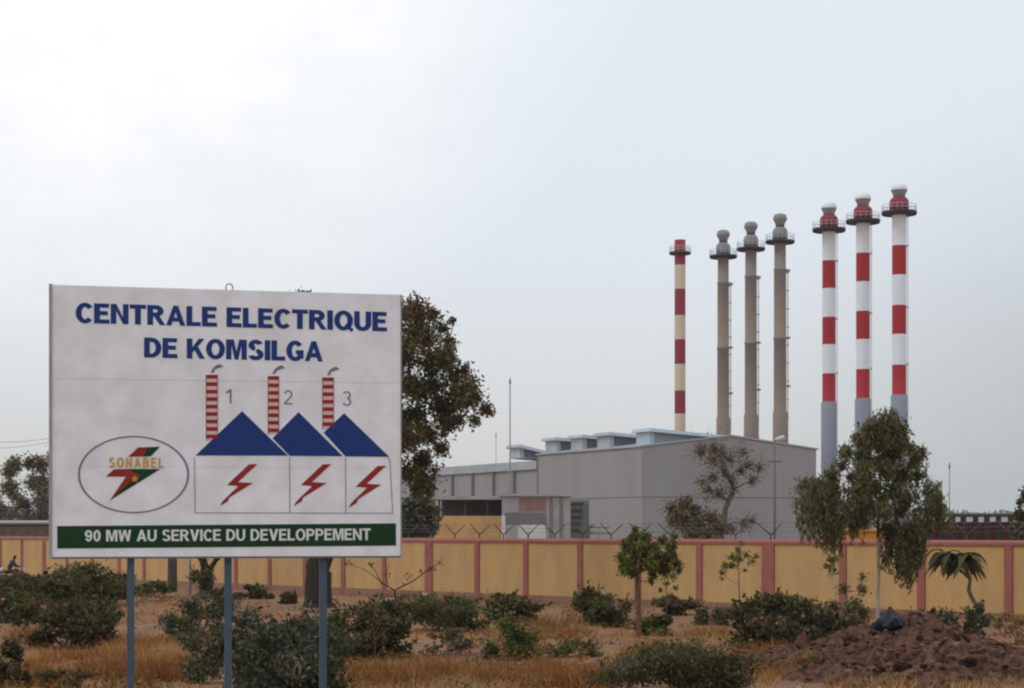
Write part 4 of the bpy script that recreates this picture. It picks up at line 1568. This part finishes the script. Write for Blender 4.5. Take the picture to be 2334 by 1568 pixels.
# straggly young tree with pale stems left of the weeping tree
Y = 47.0
b7 = pblobs([(1895, 1275, 16), (1905, 1300, 14), (1880, 1290, 10), (1915, 1340, 14), (1960, 1315, 14), (1965, 1345, 16), (1955, 1380, 22), (1930, 1390, 20), (1900, 1380, 16), (1975, 1400, 20), (1950, 1430, 28), (1915, 1430, 26), (1890, 1410, 18), (1935, 1460, 26), (1970, 1450, 18)], Y, .5)
bx = at(1925, 1475, Y)
tree("young_tree", (bx.x, Y, gheight(bx.x, Y)), [(bx.x, Y, gheight(bx.x, Y)), at(1918, 1420, Y), at(1905, 1370, Y), at(1898, 1320, Y), at(1895, 1270, Y)], .028, b7,
     "straggly yellow green young tree left of the white trunk", ['leaf_olive', 'leaf_gum', 'leaf_lime', 'leaf_brown'], 3600, .045, M['bark_pale'], weights=[.4, .3, .12, .18])

# small leafy tree and sapling in front of the wall
Y = 48.0
b8 = pblobs([(1425, 1290, 20), (1445, 1280, 22), (1415, 1270, 14), (1432, 1250, 18), (1455, 1255, 20), (1450, 1222, 16), (1470, 1225, 15), (1440, 1235, 14), (1472, 1265, 18), (1465, 1290, 16), (1440, 1305, 14),
             (1500, 1285, 20), (1520, 1270, 20), (1495, 1265, 16), (1515, 1300, 18), (1530, 1245, 16), (1515, 1230, 13), (1545, 1285, 14), (1535, 1265, 14), (1490, 1310, 12), (1485, 1325, 9), (1550, 1300, 9), (1480, 1285, 20), (1490, 1250, 17), (1480, 1262, 16), (1420, 1300, 12), (1450, 1205, 10), (1538, 1222, 10)], Y, .55)
bx = at(1458, 1452, Y)
tree("small_tree", (bx.x, Y, gheight(bx.x, Y)), [(bx.x, Y, gheight(bx.x, Y)), at(1455, 1390, Y), at(1452, 1320, Y), at(1458, 1270, Y), at(1462, 1235, Y)], .075, b8,
     "small leafy tree with reddish trunk in front of the wall", ['leaf_green', 'leaf_dark', 'leaf_olive', 'leaf_lime'], 9500, .045, M['bark_red'], weights=[.36, .14, .26, .24], trunk_top=.5)
Y = 60.0
b9 = pblobs([(1520, 1330, 10), (1535, 1315, 10), (1505, 1345, 9), (1540, 1340, 8), (1525, 1300, 12)], Y, .3)
bx = at(1518, 1400, Y)
tree("sapling", (bx.x, Y, gheight(bx.x, Y)), [(bx.x, Y, gheight(bx.x, Y)), at(1519, 1350, Y), at(1524, 1300, Y)], .02, b9,
     "thin sapling just right of the small leafy tree", ['leaf_lime', 'leaf_olive'], 420, .045, M['bark_red'], group="saplings by the wall")
Y = 64.0
b9 = pblobs([(1685, 1275, 15), (1700, 1265, 13), (1668, 1270, 13), (1655, 1290, 13), (1645, 1305, 10), (1672, 1290, 12), (1715, 1280, 10), (1725, 1268, 9), (1700, 1300, 8), (1683, 1255, 12), (1690, 1240, 9), (1648, 1320, 6)], Y, .4)
bx = at(1687, 1390, Y)
tree("sapling", (bx.x, Y, gheight(bx.x, Y)), [(bx.x, Y, gheight(bx.x, Y)), at(1684, 1330, Y), at(1683, 1260, Y)], .022, b9,
     "slender yellow green sapling left of the wide pilaster", ['leaf_lime', 'leaf_gum', 'leaf_olive'], 1000, .045, M['bark_red'], weights=[.45, .35, .2], group="saplings by the wall")

# tree at the right edge inside the wall
Y = 96.0
b10 = pblobs([(2330, 1125, 16), (2318, 1145, 12), (2345, 1150, 20), (2320, 1175, 18), (2345, 1185, 22), (2315, 1205, 18), (2345, 1215, 22), (2370, 1170, 26), (2365, 1130, 20), (2325, 1222, 16)], Y, .8)
bx = at(2350, 1240, Y)
tree("dark_tree", (bx.x, Y, ground(Y)), [(bx.x, Y, ground(Y)), at(2350, 1200, Y), at(2345, 1140, Y)], .14, b10,
     "dark green tree inside the wall cut by the right edge", ['leaf_dark', 'leaf_olive', 'leaf_deep'], 3000, .11, M['bark'])

# plant with big strap leaves on a crooked stem
Y = 48.5
bx = at(2222, 1455, Y)
pr = empty("big_leaved_plant", (bx.x, Y, gheight(bx.x, Y)), "plant with long dark drooping leaves on a crooked bare stem", "plant")
o_ = Vector(pr.location)
b = MB()
stem_p = [bx, at(2232, 1420, Y), at(2228, 1385, Y), at(2215, 1362, Y), at(2208, 1345, Y), at(2211, 1325, Y), at(2203, 1296, Y), at(2199, 1270, Y)]
stem_p[0] = Vector(pr.location) + Vector((0, 0, -.1))
b.tube([p - o_ for p in stem_p], [.085, .075, .06, .05, .055, .04, .035, .02], 9)
b.tube([at(2206, 1315, Y) - o_, at(2185, 1295, Y) - o_, at(2160, 1268, Y) - o_], [.04, .033, .02], 8)
b.build("stem", M['bark_grey'], pr)
b = MB()
for wx, wy, nl in ((2160, 1266, 40), (2199, 1268, 34)):
    top = at(wx, wy, Y) - o_
    for i in range(nl):
        a = random.uniform(0, 2 * math.pi)
        el = random.uniform(-.5, .85)
        L = random.uniform(.44, .76)
        d = Vector((math.cos(a), math.sin(a) * .9, 0))
        c0 = top + Vector((random.uniform(-.10, .10), random.uniform(-.1, .1), random.uniform(-.06, .08)))
        side = Vector((-d.y, d.x, 0)).normalized()
        W_ = random.uniform(.075, .12)
        base_i = len(b.v)
        for q in range(7):
            t = q / 6
            p = c0 + d * L * t * math.cos(el * .6) + Vector((0, 0, L * (el * t - (0.60 + .55 * el) * t * t * 1.15)))
            w = W_ * (math.sin(math.pi * (0.10 + .88 * t ** .8)) ** .8)
            b.v += [tuple(p - side * w), tuple(p + Vector((0, 0, -w * .35))), tuple(p + side * w)]
        for q in range(6):
            k = base_i + q * 3
            b.face((k, k + 1, k + 4, k + 3), 0, False)
            b.face((k + 1, k + 2, k + 5, k + 4), 0, False)
b.build("leaves", M['leaf_dark'], pr)

# bare thorny branch hanging over the scrub under the board's right corner
Y = 64.0
tw = empty("dead_branch", (at(905, 1372, Y).x, Y, gheight(at(905, 1372, Y).x, Y)), "dead twiggy brown branch lying on the scrub right of the thick trunk", "branch")
o_ = Vector(tw.location)
b = MB()
limb(b, [Vector((0, 0, -.05)), at(900, 1345, Y) - o_, at(940, 1325, Y) - o_, at(975, 1300, Y) - o_, at(1003, 1283, Y) - o_], .03, .012, 6)
limb(b, [at(900, 1345, Y) - o_, at(870, 1330, Y) - o_, at(855, 1300, Y) - o_, at(845, 1285, Y) - o_], .022, .008, 5)
limb(b, [at(885, 1338, Y) - o_, at(880, 1310, Y) - o_, at(890, 1280, Y) - o_], .015, .006, 5)
limb(b, [at(880, 1335, Y) - o_, at(835, 1300, Y) - o_, at(790, 1282, Y) - o_], .015, .006, 5)
b.build("twigs", M['bark'], tw)
pts = []
for (x, yv, n_) in ((985, 1296, 26), (1003, 1282, 18), (930, 1317, 22), (847, 1287, 20), (795, 1283, 20), (880, 1312, 12), (960, 1306, 10)):
    c = at(x, yv, Y) - o_
    pts.append(rng.normal(0, .07, (n_, 3)) + np.array(c[:]))
np_mesh("dry_leaves", leaves(np.vstack(pts), .05), 4, [M['leaf_brown']], None, tw)

# thin reddish stalk in front of the broad bush
Y = 37.0
st = empty("dry_stalk", (at(852, 1560, Y).x, Y, gheight(at(852, 1560, Y).x, Y)), "single thin reddish stalk standing in dry grass right of the third post", "plant")
o_ = Vector(st.location)
b = MB()
limb(b, [Vector((0, 0, -.05)), at(856, 1490, Y) - o_, at(850, 1420, Y) - o_, at(858, 1370, Y) - o_], .012, .005, 5)
limb(b, [at(854, 1450, Y) - o_, at(872, 1405, Y) - o_], .007, .004, 4)
b.build("stalk", M['bark_red'], st)
np_mesh("dry_leaves", leaves(np.vstack([rng.normal(0, .06, (14, 3)) + np.array((at(858, 1375, Y) - o_)[:]), rng.normal(0, .06, (14, 3)) + np.array((at(872, 1405, Y) - o_)[:])]), .03), 4, [M['leaf_brown']], None, st)

# ------------------------------------------------------------------ distant tree line
pts = []
x = -900.0
while x < 900:
    Yv = random.uniform(1900, 2500)
    hgt = random.uniform(11, 23)
    w = random.uniform(14, 30)
    for q in range(5):
        pts.append((x + random.uniform(-w, w) * .5, Yv + random.uniform(-6, 6), ground(999) + hgt * random.uniform(.15, .72), w * .45, w * .4, hgt * .33))
    x += random.uniform(5, 12)
P, _ = blob_points(pts, n=30000, shell=.4)
o = np_mesh("distant_treeline", leaves(P, 2.2, .6), 4, [M['leaf_olive'], M['leaf_dark']], rng.integers(0, 2, len(P)))
tag(o, "hazy line of far trees along the horizon", "trees", kind='stuff')

# ------------------------------------------------------------------ dry grass, litter, stones
nb = 150000
gx = rng.uniform(-1, 1, nb)
gyv = 28.5 + 42 * rng.uniform(0, 1, nb) ** 1.35
gx = gx * (gyv * .27 + 1.0)
keep, zz, kind_ = [], [], []
for i in range(nb):
    n1 = noise.noise((gx[i] * .33 + 5, gyv[i] * .14, 1.7))
    n2 = noise.noise((gx[i] * 1.1, gyv[i] * .6, 9.1))
    near = max(0, (44 - gyv[i]) / 16)
    if n1 + .45 * n2 + .35 * near > .16 + random.uniform(-.12, .12) + (0.22 if gyv[i] > 50 else 0):
        keep.append(i)
        zz.append(gheight(gx[i], gyv[i]))
        n3 = noise.noise((gx[i] * .5 + 50, gyv[i] * .25, 3.3)) + random.uniform(-.2, .2)
        kind_.append(1 if n3 > .22 else (2 if n3 < -.2 else 0))
keep = np.array(keep)
tall = []
for xd, yd, wpx, nn_ in ((350, 1545, 55, 1500), (245, 1540, 60, 1200), (420, 1530, 40, 700), (1335, 1560, 60, 1500), (1250, 1545, 40, 600), (690, 1440, 22, 500), (80, 1560, 60, 900), (900, 1560, 70, 1100),
                         (1000, 1545, 60, 800), (1750, 1500, 60, 700), (70, 1450, 40, 500), (1480, 1500, 50, 500), (310, 1480, 50, 500), (1620, 1455, 50, 400), (1130, 1560, 50, 700)):
    yv = gy(yd)
    for q in range(nn_):
        x_ = (xd - CX) / F * yv + random.gauss(0, wpx / F * yv * .55)
        y_ = yv + random.gauss(0, .5)
        tall.append((x_, y_, gheight(x_, y_), 1 if random.random() < .7 else 0))
bx_ = np.concatenate([gx[keep], [q[0] for q in tall]])
by_ = np.concatenate([gyv[keep], [q[1] for q in tall]])
bz_ = np.concatenate([np.array(zz), [q[2] for q in tall]])
kind_ += [q[3] for q in tall]
n = len(bx_)
hgt = np.concatenate([rng.uniform(.06, .26, len(keep)), rng.uniform(.14, .46, len(tall))])
ang = rng.uniform(0, 2 * math.pi, n)
lean = rng.normal(0, .6, (n, 2)) * hgt[:, None]
ww = rng.uniform(.006, .014, n)
v0 = np.stack([bx_ - np.cos(ang) * ww, by_ - np.sin(ang) * ww, bz_ - .01], 1)
v1 = np.stack([bx_ + np.cos(ang) * ww, by_ + np.sin(ang) * ww, bz_ - .01], 1)
v2 = np.stack([bx_ + lean[:, 0], by_ + lean[:, 1], bz_ + hgt], 1)
V = np.stack([v0, v1, v2], 1).reshape(-1, 3)
o = np_mesh("dry_grass", V, 3, [M['straw'], M['straw_red'], M['straw_pale']], kind_)
tag(o, "dry straw coloured grass over the foreground soil", "grass", kind='stuff')


# weedy undergrowth: thin brown and dusty green tufts nobody could count
wp_, wm_ = [], []
while len(wp_) < 26000:
    yv = 29 + 62 * random.random() ** 1.2
    x = random.uniform(-1, 1) * (yv * .27 + 1)
    q_ = wz(CX + x / yv * F)
    if yv > q_ - .5:
        continue
    nv_ = noise.noise((x * .28 + 90, yv * .13, 5.5)) + .35 * noise.noise((x * .9, yv * .5, 2.2))
    edge = max(0, 1 - (q_ - yv) / 6)
    if nv_ + .45 * edge + random.uniform(-.1, .1) < .2:
        continue
    z = gheight(x, yv)
    hh = random.uniform(.06, .30) * (1 + .3 * edge)
    m_ = random.choice((0, 0, 3, 3, 3, 1)) if nv_ + random.uniform(-.3, .3) > .25 else random.choice((0, 1, 2, 3, 3))
    for q in range(11):
        wp_.append((x + random.gauss(0, .10), yv + random.gauss(0, .10), z + abs(random.gauss(0, hh * .5))))
        wm_.append(m_)
o = np_mesh("dry_weeds", leaves(np.array(wp_), .042), 4, [M['leaf_brown'], M['leaf_olive'], M['leaf_dusty_haze'], M['straw_red']], wm_)
tag(o, "thin brown and dusty green weeds over the soil and along the wall", "weeds", kind='stuff')


def rock_mesh(r, seed, sq=.6):
    b = MB()
    nu, nv = 12, 8
    for j in range(nv + 1):
        th = math.pi * j / nv
        for i in range(nu):
            a = 2 * math.pi * i / nu
            p = Vector((math.sin(th) * math.cos(a), math.sin(th) * math.sin(a), math.cos(th)))
            k = 1 + .35 * noise.noise(p * 1.3 + Vector((seed, 0, 0))) + .15 * noise.noise(p * 3 + Vector((seed, 5, 0)))
            b.v.append((p.x * r * k, p.y * r * k, p.z * r * k * sq))
    for j in range(nv):
        for i in range(nu):
            i2 = (i + 1) % nu
            b.face((j * nu + i, (j + 1) * nu + i, (j + 1) * nu + i2, j * nu + i2), 0, True)
    return b


for i, (xd, yd, rpx, mt, lab) in enumerate(((908, 1366, 13, 'stone_pale', "pale rounded rock under the dead branch"), (888, 1370, 8, 'stone_pale', "smaller pale rock left of the rounded one"),
                                            (968, 1362, 11, 'stone_pale', "pale flat rock beside the bush right of the dead branch"), (865, 1372, 6, 'stone_grey', "little grey rock at the edge of the broad bush"),
                                            (1175, 1563, 9, 'stone_pale', "white chip of stone at the bottom edge in dry grass"), (1465, 1470, 9, 'stone_grey', "dark grey stone below the small leafy tree"),
                                            (1745, 1512, 7, 'stone_grey', "grey stone on sandy soil below the largest bush"))):
    yv = gy(yd)
    k = yv / F
    x = (xd - CX) * k
    o = rock_mesh(rpx * k, i * 7.3).build("rock", M[mt] if i != 5 else M['bark_grey'])
    o.location = (x, yv, gheight(x, yv) + rpx * k * .2)
    tag(o, lab, "rock", "loose rocks on the soil")
# small gravel and clods scattered over the soil
pv = []
for i in range(2600):
    yv = 29 + 50 * random.random() ** 1.3
    x = random.uniform(-1, 1) * (yv * .27 + 1)
    r = random.uniform(.015, .055) * (1 if random.random() < .93 else 1.8)
    z = gheight(x, yv)
    c = np.array((x, yv, z + r * .3))
    dirs = np.array([(1, 0, 0), (0, 1, 0), (-1, 0, 0), (0, -1, 0), (0, 0, 1)]) * r * np.array([1, 1, .7]) * rng.uniform(.6, 1.2, (5, 1))
    for a_, b_ in ((0, 1), (1, 2), (2, 3), (3, 0)):
        pv += [c + dirs[a_], c + dirs[b_], c + dirs[4]]
o = np_mesh("gravel", np.array(pv), 3, [mat("gravel_stone", (0.30, 0.20, 0.14), .95, island=.35)])
tag(o, "small stones and clods scattered over the soil", "gravel", kind='stuff')

# ------------------------------------------------------------------ earth mound and bag
prof = [(1690, 1568), (1763, 1532), (1850, 1512), (1885, 1490), (1917, 1466), (1960, 1446), (1995, 1428), (2043, 1418), (2100, 1420), (2143, 1427), (2180, 1446), (2213, 1462), (2278, 1468), (2334, 1492), (2420, 1520), (2540, 1570)]
YC = 37.5
PX = [(p[0] - CX) / F * YC for p in prof]
PH_ = [max(at(p[0], p[1], YC).z - ground(YC), .30 if 1740 < p[0] < 2500 else 0) for p in prof]
b = MB()
gxs = np.arange(PX[0] - .8, PX[-1] + .8, .055)
gys = np.arange(31.0, 42.2, .075)


def mound_h(x, y):
    hh = np.interp(x, PX, PH_, left=0, right=0)
    dy = y - YC
    f = max(0, 1 - (dy / (4.6)) ** 2) if dy > 0 else max(0, 1 - (abs(dy) / 6.2) ** 1.5)
    base = hh * f
    e = min(1, base / .25)
    lump = .30 * noise.noise((x * 1.1, y * .9, 2)) + .34 * abs(noise.noise((x * 2.4, y * 2.2, 7))) - .05 + .20 * noise.noise((x * 4.6, y * 4.6, 3)) + .09 * noise.noise((x * 11, y * 11, 5))
    return ground(y) - .12 * (1 - e) + base + e * (lump - .06) * .8


for yy in gys:
    for xx in gxs:
        b.v.append((xx, yy, mound_h(xx, yy)))
nn = len(gxs)
for j in range(len(gys) - 1):
    for i in range(nn - 1):
        a = j * nn + i
        b.face((a, a + 1, a + nn + 1, a + nn), 0, False)
md = mat("mound_earth", (0.165, 0.085, 0.058), 0.98, noise_amt=1.0, noise_scale=4.5, color2=(0.03, 0.016, 0.012), bump=1.0, bump_scale=14, spec=.05, lo=.42, hi=.66)  # near-black noise patches paint shadow contrast into the earth colour
o = b.build("earth_mound", md)
tag(o, "heap of dug reddish brown earth in the bottom right corner", "earth mound")
cb = MB()
for i in range(950):
    x = random.uniform(PX[1], PX[-2])
    yv = random.uniform(31.2, 39)
    big = random.random() < .07
    r = random.uniform(.08, .15) if big else random.uniform(.025, .075)
    c = Vector((x, yv, mound_h(x, yv) + r * .15))
    if mound_h(x, yv) < ground(yv) + .12:
        continue
    nu, nv = (9, 6) if big else (5, 3)
    b0 = len(cb.v)
    sx, sy, sz = random.uniform(.8, 1.3), random.uniform(.8, 1.3), random.uniform(.5, .9)
    sd_ = Vector((i * 3.1, 0, 0))
    for jj in range(nv + 1):
        th = math.pi * jj / nv
        for ii in range(nu):
            a = 2 * math.pi * ii / nu
            p = Vector((math.sin(th) * math.cos(a), math.sin(th) * math.sin(a), math.cos(th)))
            kk = 1 + .7 * noise.noise(p * 1.7 + sd_)
            cb.v.append((c.x + p.x * r * kk * sx, c.y + p.y * r * kk * sy, c.z + p.z * r * kk * sz))
    for jj in range(nv):
        for ii in range(nu):
            i2 = (ii + 1) % nu
            cb.face((b0 + jj * nu + ii, b0 + (jj + 1) * nu + ii, b0 + (jj + 1) * nu + i2, b0 + jj * nu + i2))
cl_ = cb.build("clods", mat("clod_earth", (0.125, 0.066, 0.045), .98, island=.75, spec=.05))
cl_['kind'] = 'stuff'
cl_.parent = o
YB = 36.6
bp_ = at(2026, 1456, YB)
b = MB()
nu, nv = 40, 26
for j in range(nv + 1):
    th = math.pi * j / nv
    for i in range(nu):
        a = 2 * math.pi * i / nu
        p = Vector((math.sin(th) * math.cos(a), math.sin(th) * math.sin(a), math.cos(th)))
        k = .9 + .6 * noise.noise(p * 1.6 + Vector((4, 0, 0))) + .7 * abs(noise.noise(p * 3.4 + Vector((1, 5, 0)))) + .3 * abs(noise.noise(p * 8 + Vector((1, 5, 9))))
        b.v.append((p.x * .21 * k, p.y * .19 * k, p.z * .16 * k))
for j in range(nv):
    for i in range(nu):
        i2 = (i + 1) % nu
        b.face((j * nu + i, (j + 1) * nu + i, (j + 1) * nu + i2, j * nu + i2), 0, True)
o = b.build("plastic_bag", M['bag'])
o.location = (bp_.x, YB, mound_h(bp_.x, YB) + .10)
tag(o, "crumpled black blue plastic bag lying on the earth mound", "bag")


# ------------------------------------------------------------------ rider in blue on a motorcycle
Y = 106.0
RX = fx(33, Y)
gzr = gheight(RX, Y)
mo = empty("motorcycle", (RX, Y, gzr), "small dark motorcycle ridden along the far wall", "motorcycle")
for wx in (-.55, .62):
    b = MB()
    pts = [(wx + .26 * math.cos(a), 0, .30 + .26 * math.sin(a)) for a in np.linspace(0, 2 * math.pi, 21)]
    b.tube(pts, .045, 6)
    w_ = b.build("wheel", M['tyre'], mo)
    b = MB()
    for i in range(8):
        a = math.pi * i / 8
        b.tube([(wx - .25 * math.cos(a), 0, .30 - .25 * math.sin(a)), (wx + .25 * math.cos(a), 0, .30 + .25 * math.sin(a))], .006, 4)
    b.tube([(wx, -.05, .30), (wx, .05, .30)], .05, 8)
    b.build("rim", M['rail'], w_)
b = MB()
b.tube([(-.2, 0, .72), (.05, 0, .78), (.28, 0, .74)], [.09, .14, .08], 10)
b.build("fuel_tank", M['moto'], mo)
b = MB()
b.tube([(-.75, 0, .74), (-.4, 0, .72), (-.12, 0, .72)], [.06, .1, .07], 8)
b.build("saddle", M['tyre'], mo)
b = MB()
b.tube([(.62, 0, .30), (.42, 0, .88)], .03, 6)
b.tube([(-.55, 0, .30), (-.1, 0, .36), (.3, 0, .36), (.42, 0, .84)], .025, 6)
b.tube([(-.55, 0, .30), (-.45, 0, .66), (.3, 0, .68)], .02, 6)
b.box(-.12, .25, -.12, .12, .30, .58)
b.build("chassis", M['rust_steel'], mo)
b = MB()
b.tube([(.36, -.34, .98), (.40, -.12, .93), (.42, 0, .9), (.40, .12, .93), (.36, .34, .98)], .018, 6)
b.build("handlebar", M['rail'], mo)
b = MB()
b.tube([(.46, 0, .82), (.55, 0, .82)], [.05, .08], 10)
b.build("headlight", M['annex_white'], mo)
sk = rock_mesh(.16, 3.3, .8).build("cloth_bundle", M['moto_pale'])
sk.location = (RX - .68, Y, gzr + .84)
tag(sk, "pale bundle tied behind the rider's seat", "bundle")

person = empty("person", (RX, Y, gzr), "person in a dark blue shirt leaning forward on a motorcycle", "person")


def skin_mesh(name, verts, edges, radii, mtl, root_i=0):
    me = bpy.data.meshes.new(name)
    me.from_pydata(verts, edges, [])
    me.materials.append(mtl)
    ob = bpy.data.objects.new(name, me)
    COL.objects.link(ob)
    ob.parent = person
    md_ = ob.modifiers.new("skin", 'SKIN')
    sd_ = ob.modifiers.new("smooth", 'SUBSURF')
    sd_.levels = sd_.render_levels = 2
    md_.use_smooth_shade = True
    for i, r_ in enumerate(radii):
        me.skin_vertices[0].data[i].radius = (r_, r_)
    me.skin_vertices[0].data[root_i].use_root = True
    return ob


J = {'pel': (-.30, 0, .86), 'waist': (-.24, 0, 1.02), 'chest': (-.12, 0, 1.22), 'neck': (-.04, 0, 1.36), 'head': (.01, 0, 1.45), 'crn': (.02, 0, 1.56)}
V_ = [J['pel'], J['waist'], J['chest'], J['neck'], J['head'], J['crn']]
E_ = [(0, 1), (1, 2), (2, 3), (3, 4), (4, 5)]
R_ = [.12, .11, .13, .05, .085, .075]
for s in (-1, 1):
    i = len(V_)
    V_ += [(-.10, .17 * s, 1.27), (.03, .23 * s, 1.06), (.27, .27 * s, 1.0), (.36, .28 * s, .985)]
    R_ += [.055, .045, .035, .03]
    E_ += [(2, i), (i, i + 1), (i + 1, i + 2), (i + 2, i + 3)]
    i = len(V_)
    V_ += [(-.26, .09 * s, .80), (.14, .18 * s, .70), (.0, .17 * s, .34), (.14, .17 * s, .30)]
    R_ += [.085, .06, .045, .035]
    E_ += [(0, i), (i, i + 1), (i + 1, i + 2), (i + 2, i + 3)]
skin_mesh("body", V_, E_, R_, M['skin'])
V2 = [J['pel'], J['waist'], J['chest'], (-.06, 0, 1.32)]
E2 = [(0, 1), (1, 2), (2, 3)]
R2 = [.145, .14, .16, .075]
for s in (-1, 1):
    i = len(V2)
    V2 += [(-.10, .18 * s, 1.27), (.03, .24 * s, 1.06), (.22, .265 * s, 1.015)]
    R2 += [.08, .065, .05]
    E2 += [(2, i), (i, i + 1), (i + 1, i + 2)]
skin_mesh("shirt", V2, E2, R2, M['blue_cloth'])
V3 = [(-.30, 0, .85), (-.28, 0, .92)]
E3 = [(0, 1)]
R3 = [.135, .14]
for s in (-1, 1):
    i = len(V3)
    V3 += [(-.26, .09 * s, .80), (.14, .18 * s, .70), (.01, .17 * s, .40)]
    R3 += [.10, .08, .06]
    E3 += [(0, i), (i, i + 1), (i + 1, i + 2)]
skin_mesh("trousers", V3, E3, R3, M['dark_cloth'])
b = MB()
b.lathe([(.086, 0), (.092, .05), (.075, .10), (.03, .125)], 12)
hr = b.build("hair", M['hair'], person)
hr.location = (.015, 0, 1.49)

# ------------------------------------------------------------------ dusty air
hz = MB()
hz.box(-2900, 2900, -100, 2900, -2.3, 52)
hm = bpy.data.materials.new("dust_air")
hm.use_nodes = True
t = hm.node_tree
t.nodes.clear()
ho = t.nodes.new("ShaderNodeOutputMaterial")
hv = t.nodes.new("ShaderNodeVolumePrincipled")
hv.inputs['Color'].default_value = (0.92, 0.91, 0.90, 1)
hv.inputs['Density'].default_value = 0.00016
hv.inputs['Anisotropy'].default_value = 0.25
t.links.new(hv.outputs[0], ho.inputs['Volume'])
o = hz.build("haze", hm)
tag(o, kind='stuff')
